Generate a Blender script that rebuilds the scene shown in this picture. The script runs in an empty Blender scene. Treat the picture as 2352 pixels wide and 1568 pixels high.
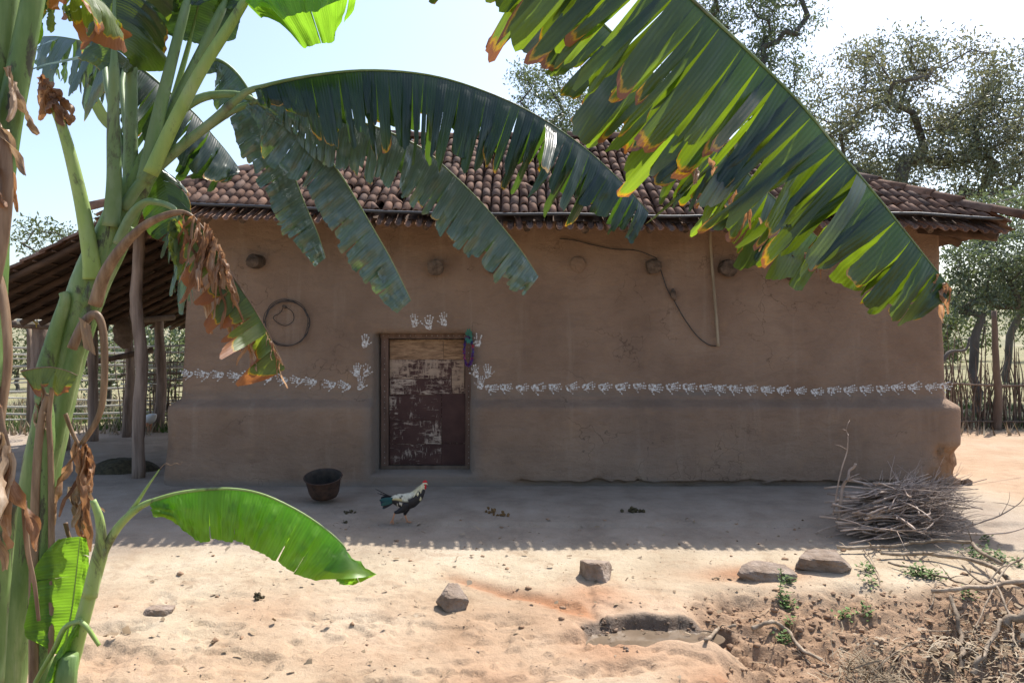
import bpy, math, random
import numpy as np
from mathutils import Vector, Matrix, noise

random.seed(11)
RG = np.random.default_rng(11)
SC = bpy.context.scene
C = SC.collection
R = math.radians

# ---------------------------------------------------------------- camera, sky, sun, exposure
CAM_Z = 1.52
FPX = 1801.0                       # focal length for a 2352 px wide picture
cam_d = bpy.data.cameras.new('camera')
cam = bpy.data.objects.new('camera', cam_d)
C.objects.link(cam)
cam.location = (0, 0, CAM_Z)
cam.rotation_euler = (R(90), 0, 0)
cam_d.sensor_width = 36
cam_d.lens = 36 * FPX / 2352
cam_d.clip_end = 3000
SC.camera = cam

SUN_AZ, SUN_EL = R(36), R(57)      # azimuth from +Y towards +X
world = bpy.data.worlds.new('World')
SC.world = world
world.use_nodes = True
wn = world.node_tree
bg = wn.nodes['Background']
sky = wn.nodes.new('ShaderNodeTexSky')
sky.sky_type = 'NISHITA'
sky.sun_disc = False
sky.sun_elevation = SUN_EL
sky.sun_rotation = SUN_AZ
sky.air_density = 1.0
sky.dust_density = 2.2
sky.ozone_density = 1.0
wn.links.new(sky.outputs[0], bg.inputs[0])
bg.inputs[1].default_value = 0.15

sun_d = bpy.data.lights.new('sun', 'SUN')
sun_d.energy = 4.5
sun_d.angle = R(0.5)
sun_d.color = (1.0, 0.955, 0.89)
sun = bpy.data.objects.new('sun', sun_d)
C.objects.link(sun)
sdir = Vector((math.sin(SUN_AZ) * math.cos(SUN_EL), math.cos(SUN_AZ) * math.cos(SUN_EL), math.sin(SUN_EL)))
sun.location = sdir * 40
sun.rotation_euler = sdir.to_track_quat('Z', 'Y').to_euler()

SC.view_settings.view_transform = 'Standard'
SC.view_settings.look = 'None'
SC.view_settings.gamma = 1
SC.view_settings.use_curve_mapping = False
SC.view_settings.exposure = 0.78
SC.cycles.max_bounces = 7
SC.cycles.transmission_bounces = 5
SC.cycles.transparent_max_bounces = 6
SC.cycles.caustics_reflective = False
SC.cycles.caustics_refractive = False
SC.cycles.use_adaptive_sampling = True


# ---------------------------------------------------------------- helpers
def P(px, py, d):
    """point seen at (px,py) of the 2352x1568 view, d metres in front of the camera plane"""
    return Vector(((px - 1176) / FPX * d, d, CAM_Z - (py - 784) / FPX * d))


def sstep(a, b, x):
    t = min(1.0, max(0.0, (x - a) / (b - a)))
    return t * t * (3 - 2 * t)


def nz(x, y, z=0.0, s=1.0):
    return noise.noise(Vector((x * s, y * s, z * s)))


def lerp_tab(tab, x):
    if x <= tab[0][0]:
        return tab[0][1]
    for (a, fa), (b, fb) in zip(tab, tab[1:]):
        if x <= b:
            return fa + (fb - fa) * (x - a) / (b - a)
    return tab[-1][1]


ORG = {}


class MB:
    def __init__(self):
        self.v, self.f, self.at = [], [], {}

    def attr(self, **kw):
        """set attributes for all vertices added since the last call"""
        n = len(self.v)
        for k, val in kw.items():
            a = self.at.setdefault(k, [])
            a.extend([0.0] * (n - len(a))) if not callable(val) and val is None else a.extend([val] * (n - len(a)))

    def box(self, c, s, rot=None):
        i = len(self.v)
        for dz in (-.5, .5):
            for dx, dy in ((-.5, -.5), (.5, -.5), (.5, .5), (-.5, .5)):
                p = Vector((dx * s[0], dy * s[1], dz * s[2]))
                if rot:
                    p = rot @ p
                self.v.append(Vector(c) + p)
        for q in ((0, 3, 2, 1), (4, 5, 6, 7), (0, 1, 5, 4), (1, 2, 6, 5), (2, 3, 7, 6), (3, 0, 4, 7)):
            self.f.append(tuple(i + k for k in q))

    def tube(self, path, rad, n=8, cap=True, flat=1.0, rough=0.0, seed=0):
        path = [Vector(p) for p in path]
        m = len(path)
        if not hasattr(rad, '__len__'):
            rad = [rad] * m
        T0 = (path[1] - path[0]).normalized()
        ref = Vector((0, 0, 1)) if abs(T0.z) < .9 else Vector((0, 1, 0))
        N = (ref - T0 * ref.dot(T0)).normalized()
        base = len(self.v)
        for i, p in enumerate(path):
            T = (path[min(i + 1, m - 1)] - path[max(i - 1, 0)]).normalized()
            N = (N - T * N.dot(T))
            if N.length < 1e-6:
                N = T.orthogonal()
            N.normalize()
            B = T.cross(N)
            for k in range(n):
                a = 2 * math.pi * k / n
                r = rad[i]
                if rough:
                    r *= 1 + rough * nz(math.cos(a) * 1.3 + seed, math.sin(a) * 1.3, i * .55)
                self.v.append(p + N * (math.sin(a) * r * flat) + B * (math.cos(a) * r))
        for i in range(m - 1):
            for k in range(n):
                a, b = base + i * n + k, base + i * n + (k + 1) % n
                self.f.append((a, b, b + n, a + n))
        if cap:
            self.f.append(tuple(base + k for k in reversed(range(n))))
            self.f.append(tuple(base + (m - 1) * n + k for k in range(n)))

    def grid(self, fn, nu, nv, closed=False):
        i = len(self.v)
        for a in range(nu + 1):
            for b in range(nv + 1):
                self.v.append(fn(a / nu, b / nv))
        for a in range(nu):
            for b in range(nv):
                q = i + a * (nv + 1) + b
                self.f.append((q, q + 1, q + nv + 2, q + nv + 1))


def link_mesh(name, me, mat, parent=None, loc=(0, 0, 0)):
    o = bpy.data.objects.new(name, me)
    C.objects.link(o)
    if mat and not me.materials:
        me.materials.append(mat)
    o.location = loc
    if parent:
        o.parent = parent
    return o


def np_mesh(name, V, F, attrs=None, smooth=True):
    """V (n,3) array, F (m,k) array of equal-sized faces"""
    me = bpy.data.meshes.new(name)
    V = np.asarray(V, dtype=np.float32)
    F = np.asarray(F, dtype=np.int32)
    k = F.shape[1]
    me.vertices.add(len(V))
    me.vertices.foreach_set('co', V.ravel())
    me.loops.add(F.size)
    me.loops.foreach_set('vertex_index', F.ravel())
    me.polygons.add(len(F))
    me.polygons.foreach_set('loop_start', np.arange(0, F.size, k, dtype=np.int32))
    if smooth:
        me.polygons.foreach_set('use_smooth', np.ones(len(F), dtype=bool))
    me.update(calc_edges=True)
    me.validate()
    for kx, a in (attrs or {}).items():
        at = me.attributes.new(kx, 'FLOAT', 'POINT')
        at.data.foreach_set('value', np.asarray(a, dtype=np.float32))
    return me


def build(name, mb, mat, parent=None, origin=None, smooth=True):
    """link the collected shape as one mesh object (world coordinates in, local out)"""
    vs = mb.v
    if parent is not None:
        org = ORG[parent.name]
    elif origin is not None:
        org = Vector(origin)
    else:
        xs = [p[0] for p in vs]; ys = [p[1] for p in vs]; zs = [p[2] for p in vs]
        org = Vector(((min(xs) + max(xs)) / 2, (min(ys) + max(ys)) / 2, min(zs)))
    me = bpy.data.meshes.new(name)
    me.from_pydata([tuple(Vector(p) - org) for p in vs], [], mb.f)
    if smooth:
        me.polygons.foreach_set('use_smooth', [True] * len(me.polygons))
    for k, a in mb.at.items():
        if len(a) < len(vs):
            a = list(a) + [0.0] * (len(vs) - len(a))
        if isinstance(a[0], (tuple, list)):
            at = me.attributes.new(k, 'FLOAT_COLOR', 'POINT')
            at.data.foreach_set('color', [c for q in a for c in (q[0], q[1], q[2], 1.0)])
        else:
            at = me.attributes.new(k, 'FLOAT', 'POINT')
            at.data.foreach_set('value', a)
    me.update()
    o = link_mesh(name, me, mat, parent, (0, 0, 0) if parent is not None else org)
    ORG[o.name] = org
    return o


def thing(name, label, cat, loc, group=None):
    o = bpy.data.objects.new(name, None)
    o.empty_display_size = .1
    C.objects.link(o)
    o.location = loc
    ORG[o.name] = Vector(loc)
    return tag(o, label, cat, group)


def tag(o, label, cat, group=None):
    o['label'] = label
    o['category'] = cat
    if group:
        o['group'] = group
    return o


def kind(o, k):
    o['kind'] = k
    return o


def catmull(pts, n):
    pts = [Vector(p) for p in pts]
    q = [pts[0] * 2 - pts[1]] + pts + [pts[-1] * 2 - pts[-2]]
    out = []
    m = len(pts) - 1
    for i in range(n + 1):
        t = i / n * m
        k = min(int(t), m - 1)
        u = t - k
        a, b, c, d = q[k], q[k + 1], q[k + 2], q[k + 3]
        out.append(.5 * ((2 * b) + (c - a) * u + (2 * a - 5 * b + 4 * c - d) * u * u + (3 * b - a - 3 * c + d) * u ** 3))
    return out


# ---------------------------------------------------------------- materials
class NT:
    def __init__(self, name):
        self.m = bpy.data.materials.new(name)
        self.m.use_nodes = True
        self.t = self.m.node_tree
        self.b = self.t.nodes['Principled BSDF']
        self.out = self.t.nodes['Material Output']

    def n(self, typ, ins=None, **props):
        nd = self.t.nodes.new('ShaderNode' + typ)
        for k, v in props.items():
            setattr(nd, k, v)
        for k, v in (ins or {}).items():
            self.set(nd.inputs[k], v)
        return nd

    def set(self, sock, v):
        if isinstance(v, bpy.types.NodeSocket):
            self.t.links.new(v, sock)
        elif isinstance(v, (tuple, list)) and len(v) == 3 and sock.type == 'RGBA':
            sock.default_value = (*v, 1)
        else:
            sock.default_value = v

    def coord(self, scale=(1, 1, 1), which='Object'):
        tc = self.n('TexCoord')
        if scale == (1, 1, 1):
            return tc.outputs[which]
        return self.n('Mapping', {'Vector': tc.outputs[which], 'Scale': scale}).outputs[0]

    def noise(self, scale, detail=4, rough=.55, vec=None, dist=0.0):
        ins = {'Scale': scale, 'Detail': detail, 'Roughness': rough, 'Distortion': dist}
        ins['Vector'] = vec if vec is not None else self.coord()
        return self.n('TexNoise', ins).outputs['Fac']

    def ramp(self, fac, stops, interp='LINEAR'):
        r = self.n('ValToRGB', {'Fac': fac})
        r.color_ramp.interpolation = interp
        e = r.color_ramp.elements
        while len(e) < len(stops):
            e.new(.5)
        for el, (p, c) in zip(e, stops):
            el.position = p
            el.color = (*c, 1) if len(c) == 3 else c
        return r.outputs[0]

    def mix(self, fac, a, b, mode='MIX'):
        nd = self.n('Mix', data_type='RGBA', blend_type=mode)
        self.set(nd.inputs[0], fac)
        self.set(nd.inputs[6], a)
        self.set(nd.inputs[7], b)
        return nd.outputs[2]

    def math(self, op, a, b=0.0, c=None, clamp=False):
        nd = self.n('Math', operation=op, use_clamp=clamp)
        self.set(nd.inputs[0], a)
        self.set(nd.inputs[1], b)
        if c is not None:
            self.set(nd.inputs[2], c)
        return nd.outputs[0]

    def att(self, name, out='Fac'):
        return self.n('Attribute', attribute_name=name).outputs[out]

    def bump(self, h, strength=.4, dist=.01):
        return self.n('Bump', {'Height': h, 'Strength': strength, 'Distance': dist}).outputs[0]

    def fin(self, color=None, rough=.85, normal=None, spec=.3, metal=0.0):
        b = self.b
        if color is not None:
            self.set(b.inputs['Base Color'], color)
        self.set(b.inputs['Roughness'], rough)
        self.set(b.inputs['Specular IOR Level'], spec)
        self.set(b.inputs['Metallic'], metal)
        if normal is not None:
            self.set(b.inputs['Normal'], normal)
        return self.m


def noisy(name, stops, scale=6, rough=.85, bump=.4, bscale=40, dist=.01, stretch=(1, 1, 1), spec=.25, rnd=0.0, detail=5, metal=0.0):
    t = NT(name)
    co = t.coord(stretch)
    f = t.noise(scale, detail, .6, co)
    col = t.ramp(f, stops)
    if rnd:
        oi = t.n('ObjectInfo').outputs['Random']
        k = t.math('MULTIPLY_ADD', oi, rnd * 2, 1 - rnd)
        col = t.mix(1.0, col, t.n('CombineColor', {0: k, 1: k, 2: k}).outputs[0], 'MULTIPLY')
    h = t.noise(bscale, 4, .6, co)
    return t.fin(col, rough, t.bump(h, bump, dist), spec, metal)


MAT = {}
MAT['wood'] = noisy('weathered_wood', [(.3, (.09, .06, .045)), (.7, (.22, .16, .115))], 3, .9, .5, 12, .01, (3, 3, .5), rnd=.25)
MAT['woodx'] = noisy('roof_pole_wood', [(.3, (.045, .028, .02)), (.7, (.13, .082, .055))], 3, .9, .5, 12, .01, (.6, 3, 3), rnd=.25)
MAT['post'] = noisy('post_wood', [(.3, (.13, .09, .07)), (.65, (.33, .25, .20))], 4, .9, .7, 10, .015, (4, 4, .4), rnd=.12)
MAT['log'] = noisy('log_end', [(.3, (.06, .042, .03)), (.7, (.20, .145, .11))], 16, .9, 1.0, 40, .015, rnd=.25)
MAT['bamboo'] = noisy('bamboo', [(.3, (.40, .37, .29)), (.7, (.62, .58, .48))], 5, .6, .2, 20, .004, (.4, 3, 3), rnd=.2)
MAT['pole'] = noisy('hanging_bamboo', [(.3, (.22, .17, .11)), (.7, (.40, .32, .22))], 5, .6, .2, 20, .004, (3, 3, .4))
MAT['twig'] = noisy('twig', [(.3, (.085, .06, .045)), (.7, (.25, .185, .135))], 8, .85, .4, 30, .004, rnd=.3)
MAT['firewood'] = noisy('firewood', [(.25, (.15, .11, .085)), (.7, (.44, .335, .265))], 7, .65, .5, 30, .004, rnd=.45, spec=.4)
MAT['branch'] = noisy('fallen_branch', [(.28, (.09, .065, .045)), (.45, (.24, .18, .125)), (.7, (.40, .32, .235))], 14, .85, .9, 40, .008, rnd=.25)
MAT['bark'] = noisy('bark', [(.3, (.075, .064, .056)), (.7, (.17, .15, .13))], 3, .95, .8, 8, .03, (1, 1, .4))  # lightened grey: the veil of haze and flare is put into the colour
MAT['rock'] = noisy('grey_rock', [(.30, (.10, .07, .05)), (.44, (.21, .155, .115)), (.6, (.29, .23, .185)), (.75, (.37, .31, .26))], 6, .9, 1.0, 18, .03, rnd=.12, detail=9)
MAT['paint'] = noisy('lime_paint', [(.38, (.32, .235, .18)), (.47, (.50, .46, .42)), (.60, (.74, .73, .71))], 55, .9, .2, 60, .002, detail=3)
MAT['wire'] = noisy('dark_wire', [(.3, (.03, .028, .028)), (.7, (.08, .07, .065))], 20, .6, .1, 40, .001)
MAT['cable'] = noisy('eave_pole', [(.3, (.022, .022, .024)), (.7, (.075, .072, .07))], 6, .5, .2, 30, .003, (.5, 4, 4), spec=.5)
MAT['rust'] = noisy('rusty_iron', [(.3, (.03, .02, .016)), (.6, (.075, .042, .03)), (.8, (.13, .07, .045))], 14, .8, .4, 50, .004)
MAT['soot'] = noisy('sooty_iron', [(.3, (.02, .018, .016)), (.7, (.06, .045, .035))], 14, .8, .4, 50, .004)
MAT['frame'] = noisy('door_frame', [(.3, (.10, .06, .045)), (.7, (.21, .13, .095))], 5, .8, .4, 20, .005, (4, 4, .6))
MAT['dung'] = noisy('dried_clump', [(.3, (.03, .025, .015)), (.7, (.10, .08, .04))], 30, .9, .6, 60, .006)
MAT['husk'] = noisy('brown_husk', [(.3, (.10, .055, .02)), (.7, (.24, .14, .06))], 20, .9, .6, 60, .006)
MAT['weed'] = noisy('weed', [(.3, (.05, .10, .02)), (.7, (.13, .20, .05))], 9, .7, .1, 20, .002, rnd=.25)
MAT['straw'] = noisy('straw', [(.25, (.13, .095, .06)), (.5, (.32, .25, .165)), (.75, (.56, .48, .36))], 3, .8, .1, 20, .002)
MAT['litter'] = noisy('leaf_litter', [(.25, (.10, .07, .045)), (.5, (.25, .18, .11)), (.8, (.48, .40, .30))], 2.5, .85, .1, 20, .002)
MAT['clod'] = noisy('earth_clod', [(.3, (.22, .135, .082)), (.7, (.38, .25, .16))], 9, .95, 1.0, 30, .02)
MAT['wetclod'] = noisy('damp_clod', [(.3, (.09, .06, .04)), (.7, (.20, .135, .09))], 9, .8, 1.0, 30, .02)
MAT['brownbundle'] = noisy('hanging_bundle', [(.3, (.10, .07, .05)), (.7, (.22, .16, .12))], 10, .95, .5, 40, .01)
MAT['rope'] = noisy('yellow_rope', [(.3, (.35, .26, .05)), (.7, (.5, .40, .10))], 30, .8, .2, 60, .002)
MAT['studs'] = noisy('painted_dots', [(.3, (.26, .22, .19)), (.7, (.42, .38, .34))], 30, .9, .1, 60, .001)


def mat_plain(name, col, rough=.7, spec=.3):
    return NT(name).fin(col, rough, None, spec)


def mat_tile():
    t = NT('clay_tile')
    oi = t.n('ObjectInfo').outputs['Random']
    rr = t.math('FRACT', t.math('ADD', oi, t.att('rnd')))
    base = t.ramp(rr, [(0, (.115, .066, .046)), (.25, (.19, .108, .074)), (.5, (.25, .142, .096)), (.72, (.165, .115, .092)), (1, (.31, .18, .122))])
    co = t.coord(which='Object')
    geo = t.n('NewGeometry').outputs['Position']
    f = t.noise(7, 5, .65, geo)
    soot = t.ramp(f, [(.36, (.50, .47, .45)), (.58, (1, 1, 1))])
    col = t.mix(1.0, base, soot, 'MULTIPLY')
    h = t.noise(60, 3, .6, geo)
    return t.fin(col, .88, t.bump(h, .35, .004), .2)


MAT['tile'] = mat_tile()


def mat_mud():
    t = NT('mud_plaster')
    co = t.coord()
    a = t.noise(1.6, 6, .6, co)
    col = t.ramp(a, [(.3, (.235, .152, .103)), (.5, (.305, .205, .142)), (.72, (.37, .256, .178))])
    fine = t.noise(26, 4, .65, t.coord((1, 1, 2.2)))
    col = t.mix(t.math('MULTIPLY', fine, .30), col, (.20, .125, .085))
    blot = t.noise(5, 3, .5, co)
    col = t.mix(t.ramp(blot, [(.58, (0, 0, 0)), (.75, (.35, .35, .35))]), col, (.38, .245, .15))
    sm = t.noise(3.0, 5, .65, t.coord((.8, 1, 2.2)), 1.0)
    col = t.mix(t.ramp(sm, [(.36, (.32, .32, .32)), (.5, (0, 0, 0))]), col, (.20, .135, .098))
    dr = t.noise(2.0, 4, .6, t.coord((3.5, 1, .35)))
    col = t.mix(t.ramp(dr, [(.58, (0, 0, 0)), (.75, (.4, .4, .4))]), col, (.40, .30, .22))
    dv = t.n('VectorMath', {0: co, 1: t.n('TexNoise', {'Vector': co, 'Scale': 3.0, 'Detail': 4}).outputs['Color']}, operation='ADD').outputs[0]
    vo = t.n('TexVoronoi', {'Vector': dv, 'Scale': 1.7}, feature='DISTANCE_TO_EDGE').outputs['Distance']
    ck = t.math('MULTIPLY', t.ramp(vo, [(.0, (1, 1, 1)), (.012, (0, 0, 0))]), t.ramp(t.noise(1.3, 3, .5, co), [(.50, (0, 0, 0)), (.62, (.8, .8, .8))]))
    col = t.mix(ck, col, (.11, .07, .048))
    fl = t.noise(1.0, 2, .5, t.coord((40, 40, 150)))
    col = t.mix(t.ramp(fl, [(.70, (0, 0, 0)), (.76, (.35, .35, .35))]), col, (.46, .35, .23))
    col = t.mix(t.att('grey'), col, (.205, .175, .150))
    col = t.mix(t.att('dmg'), col, t.ramp(t.noise(12, 4), [(.3, (.20, .10, .05)), (.55, (.30, .17, .09)), (.75, (.24, .19, .15))]))
    h1 = t.noise(9, 5, .6, t.coord((1, 1, 1.6)))
    h2 = t.noise(60, 5, .7, t.coord((1, 1, 2.2)), .6)
    h = t.math('ADD', h1, t.math('MULTIPLY', h2, .4))
    return t.fin(col, .95, t.bump(h, .85, .03), .15)


MAT['mud'] = mat_mud()


def mat_ground():
    t = NT('yard_earth')
    co = t.coord()
    a = t.noise(1.1, 6, .62, co)
    sand = t.ramp(a, [(.3, (.35, .278, .19)), (.5, (.44, .36, .255)), (.7, (.50, .422, .318))])
    red = t.ramp(t.noise(7, 5, .6, co), [(.3, (.27, .125, .06)), (.7, (.38, .20, .11))])
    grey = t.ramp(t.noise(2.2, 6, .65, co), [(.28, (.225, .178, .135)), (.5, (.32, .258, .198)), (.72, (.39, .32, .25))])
    bank = t.ramp(t.noise(8, 6, .7, co), [(.25, (.20, .122, .072)), (.5, (.305, .195, .12)), (.75, (.385, .265, .175))])
    damp = (.12, .085, .06)
    grass = t.ramp(t.noise(1.4, 6, .7, co), [(.3, (.10, .11, .05)), (.5, (.20, .195, .10)), (.7, (.33, .28, .18))])
    col = t.mix(t.att('red'), sand, red)
    col = t.mix(t.att('bank'), col, bank)
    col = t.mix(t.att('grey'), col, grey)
    col = t.mix(t.att('grass'), col, grass)
    col = t.mix(t.att('damp'), col, damp)
    mo = t.noise(4.5, 7, .72, co, .4)
    mf = t.math('MULTIPLY', t.ramp(mo, [(.36, (.40, .40, .40)), (.50, (0, 0, 0))]), t.math('SUBTRACT', 1.0, t.math('MULTIPLY', t.att('grey'), .6)))
    col = t.mix(mf, col, (.235, .145, .085))
    gri = t.noise(160, 2, .6, co)
    col = t.mix(t.ramp(gri, [(.35, (.28, .28, .28)), (.5, (0, 0, 0))]), col, (.20, .13, .08))
    sp = t.noise(55, 3, .6, co)
    col = t.mix(t.ramp(sp, [(.62, (0, 0, 0)), (.72, (.45, .45, .45))]), col, (.20, .13, .085))
    h1 = t.noise(14, 6, .65, co)
    h2 = t.noise(90, 4, .7, co)
    h3 = t.noise(38, 5, .7, co, .8)
    h = t.math('ADD', t.math('ADD', h1, t.math('MULTIPLY', h3, .5)), t.math('MULTIPLY', h2, .3))
    bs = t.math('MULTIPLY_ADD', t.att('bank'), .3, .7)
    bn = t.n('Bump', {'Height': h, 'Strength': bs, 'Distance': .02}).outputs[0]
    rough = t.math('MULTIPLY_ADD', t.att('damp'), -.5, .95)
    return t.fin(col, rough, bn, .2)


MAT['ground'] = mat_ground()


def mat_leaf(name, green, glow, age=0.0, rough=.36, tmix=.42, brown=(.23, .10, .045), spec=.5, yellow=(.42, .26, .02)):
    """banana blade: attributes u (metres along), v (0 midrib .. 1 margin), rnd (per strip)"""
    t = NT(name)
    u, v, r = t.att('u'), t.att('v'), t.att('rnd')
    vec = t.n('CombineXYZ', {0: t.math('MULTIPLY', u, 14), 1: t.math('MULTIPLY', v, 2.2), 2: t.math('MULTIPLY', r, 7)}).outputs[0]
    f = t.noise(1.0, 4, .6, vec)
    fine = t.noise(1.0, 5, .7, t.n('CombineXYZ', {0: t.math('MULTIPLY', u, 70), 1: t.math('MULTIPLY', v, 9), 2: t.math('MULTIPLY', r, 7)}).outputs[0])
    e = t.math('ADD', v, t.math('MULTIPLY', t.math('SUBTRACT', f, .5), .20))
    e = t.math('ADD', e, t.math('MULTIPLY', t.math('SUBTRACT', fine, .5), .16))
    e = t.math('ADD', e, t.math('MULTIPLY', t.math('POWER', t.att('s'), 6.0), .07))
    e = t.math('ADD', e, t.math('MULTIPLY', t.math('SUBTRACT', r, .5), .34))
    e = t.math('ADD', e, age)
    vein = t.math('SINE', t.math('MULTIPLY', u, 2 * math.pi * 75))
    vein2 = t.noise(1.0, 2, .5, t.n('CombineXYZ', {0: t.math('MULTIPLY', u, 90), 1: v, 2: 0.0}).outputs[0])
    vk = t.math('MULTIPLY_ADD', vein, .05, t.math('MULTIPLY_ADD', vein2, .5, .72))
    gcol = t.mix(1.0, green, t.n('CombineColor', {0: vk, 1: vk, 2: vk}).outputs[0], 'MULTIPLY')
    rv = t.math('MULTIPLY', vk, t.math('MULTIPLY_ADD', t.math('FRACT', t.math('MULTIPLY', r, 7.3)), .95, .42))
    tcol = t.mix(1.0, glow, t.n('CombineColor', {0: rv, 1: rv, 2: rv}).outputs[0], 'MULTIPLY')
    ey = t.n('MapRange', {'Value': e, 'From Min': 1.0, 'From Max': 1.03}).outputs[0]
    eb = t.n('MapRange', {'Value': e, 'From Min': 1.035, 'From Max': 1.055}).outputs[0]
    gcol = t.mix(eb, t.mix(ey, gcol, yellow), brown)
    tcol = t.mix(eb, t.mix(ey, tcol, (.75, .42, .02)), (.42, .15, .035))
    h = t.math('ADD', vein2, t.math('MULTIPLY', vein, .2))
    nrm = t.bump(h, .35, .004)
    t.fin(gcol, rough, nrm, spec)
    tr = t.n('BsdfTranslucent', {'Color': tcol, 'Normal': nrm})
    mx = t.n('MixShader', {0: tmix})
    t.t.links.new(t.b.outputs[0], mx.inputs[1])
    t.t.links.new(tr.outputs[0], mx.inputs[2])
    t.t.links.new(mx.outputs[0], t.out.inputs[0])
    return t.m


MAT['leaf'] = mat_leaf('banana_leaf', (.013, .032, .024), (.12, .24, .015), -.11, .30, .30, spec=.65)
MAT['leafpale'] = mat_leaf('banana_leaf_pale', (.115, .175, .138), (.10, .20, .02), -.13, .27, .22, spec=1.0)  # base colour paled so that the silvery sky sheen is painted in
MAT['leafold'] = mat_leaf('banana_leaf_old', (.012, .030, .018), (.33, .50, .02), -.045, .30, .33, spec=.65)
MAT['leafdying'] = mat_leaf('banana_leaf_dying', (.10, .15, .05), (.30, .38, .03), .26, .5)
MAT['leaffresh'] = mat_leaf('banana_leaf_fresh', (.10, .24, .03), (.30, .60, .03), -.30, .40, .5)


def mat_translucent(name, stops, scale, glow, tmix=.35, rough=.6, rnd=0.0, spec=.3, stretch=(1, 1, 1), dry=False):
    t = NT(name)
    f = t.noise(scale, 4, .6, t.coord(stretch))
    if dry:
        w = t.n('CombineXYZ', {0: t.math('MULTIPLY', t.att('w'), 7), 1: 0.0, 2: t.att('rnd')}).outputs[0]
        st = t.noise(1.0, 4, .65, w)
        f = t.math('ADD', t.math('MULTIPLY', f, .55), t.math('MULTIPLY', st, .45))
        f = t.math('ADD', f, t.math('MULTIPLY', t.math('SUBTRACT', t.att('rnd'), .5), .22))
    col = t.ramp(f, stops)
    t.fin(col, rough, t.bump(st if dry else t.noise(45, 3), .3, .004), spec)
    tr = t.n('BsdfTranslucent', {'Color': t.mix(.5, col, glow)})
    mx = t.n('MixShader', {0: tmix})
    t.t.links.new(t.b.outputs[0], mx.inputs[1])
    t.t.links.new(tr.outputs[0], mx.inputs[2])
    t.t.links.new(mx.outputs[0], t.out.inputs[0])
    return t.m


MAT['dry'] = mat_translucent('dry_banana_leaf', [(.32, (.12, .055, .03)), (.48, (.30, .16, .085)), (.6, (.42, .27, .17)), (.7, (.60, .48, .36))], 12, (.55, .25, .08), .35, .5, dry=True)
MAT['drypale'] = mat_translucent('dry_sheath', [(.3, (.17, .105, .065)), (.48, (.36, .25, .16)), (.7, (.60, .50, .38))], 9, (.6, .4, .2), .2, .45, stretch=(4, 4, .6), dry=True)
MAT['treeleaf'] = mat_translucent('tree_leaf', [(.3, (.08, .115, .075)), (.55, (.125, .155, .10)), (.70, (.17, .18, .11)), (.85, (.24, .19, .12))], .9, (.20, .26, .05), .35, .45, spec=.6)  # lighter, greyer green: distance haze is painted into the leaf colour
MAT['treeleaf2'] = mat_translucent('tree_leaf_olive', [(.3, (.10, .135, .09)), (.48, (.15, .175, .12)), (.6, (.20, .19, .13)), (.74, (.29, .195, .145))], .7, (.25, .24, .07), .35, .5, spec=.6)  # olive and reddish leaves, also paled to carry painted haze
MAT['scrub'] = mat_translucent('scrub_leaf', [(.3, (.045, .07, .03)), (.7, (.12, .14, .06))], .8, (.2, .25, .06), .3, .6)


def mat_stem():
    t = NT('banana_stem')
    f = t.noise(3.5, 5, .6, t.coord((2.0, 2.0, .5)))
    col = t.ramp(f, [(.3, (.06, .125, .025)), (.45, (.115, .20, .05)), (.58, (.20, .29, .10)), (.70, (.34, .38, .19)), (.82, (.36, .31, .12))])
    blk = t.noise(9, 6, .7, t.coord((1.4, 1.4, .55)), .6)
    col = t.mix(t.ramp(blk, [(.54, (0, 0, 0)), (.62, (.9, .9, .9))]), col, (.035, .026, .022))
    st = t.noise(60, 2, .5, t.coord((1, 1, .04)))
    col = t.mix(t.math('MULTIPLY', st, .22), col, (.10, .13, .05))
    wax = t.noise(4, 5, .65, t.coord((1, 1, .35)))
    col = t.mix(t.ramp(wax, [(.55, (0, 0, 0)), (.75, (.45, .45, .45))]), col, (.38, .44, .34))
    return t.fin(col, .5, t.bump(t.math('ADD', st, t.math('MULTIPLY', blk, .4)), .5, .005), .4)


MAT['stem'] = mat_stem()


def mat_petiole(name='petiole', stops=None):
    t = NT(name)
    f = t.noise(4, 4, .6, t.coord((1, 1, .6)))
    col = t.ramp(f, stops or [(.3, (.11, .19, .065)), (.55, (.18, .27, .11)), (.8, (.28, .35, .18))])
    sp = t.noise(26, 4, .7, t.coord((1, 1, .4)))
    col = t.mix(t.ramp(sp, [(.60, (0, 0, 0)), (.70, (.7, .7, .7))]), col, (.06, .05, .035))
    st = t.noise(45, 3, .6, t.coord((1, 1, .05)))
    col = t.mix(t.math('MULTIPLY', st, .45), col, (.10, .145, .05))
    bl = t.noise(3.2, 6, .72, t.coord((1.6, 1.6, .8)), 1.0)
    col = t.mix(t.ramp(bl, [(.56, (0, 0, 0)), (.64, (.75, .75, .75))]), col, (.055, .04, .032))
    wax = t.noise(6, 4, .6, t.coord((1, 1, .5)))
    col = t.mix(t.ramp(wax, [(.52, (0, 0, 0)), (.72, (.35, .35, .35))]), col, (.40, .46, .36))
    return t.fin(col, .5, t.bump(st, .35, .003), .4)


MAT['petiole'] = mat_petiole()
MAT['petfresh'] = mat_petiole('petiole_fresh', [(.3, (.22, .34, .07)), (.55, (.33, .46, .12)), (.8, (.44, .52, .20))])


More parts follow.
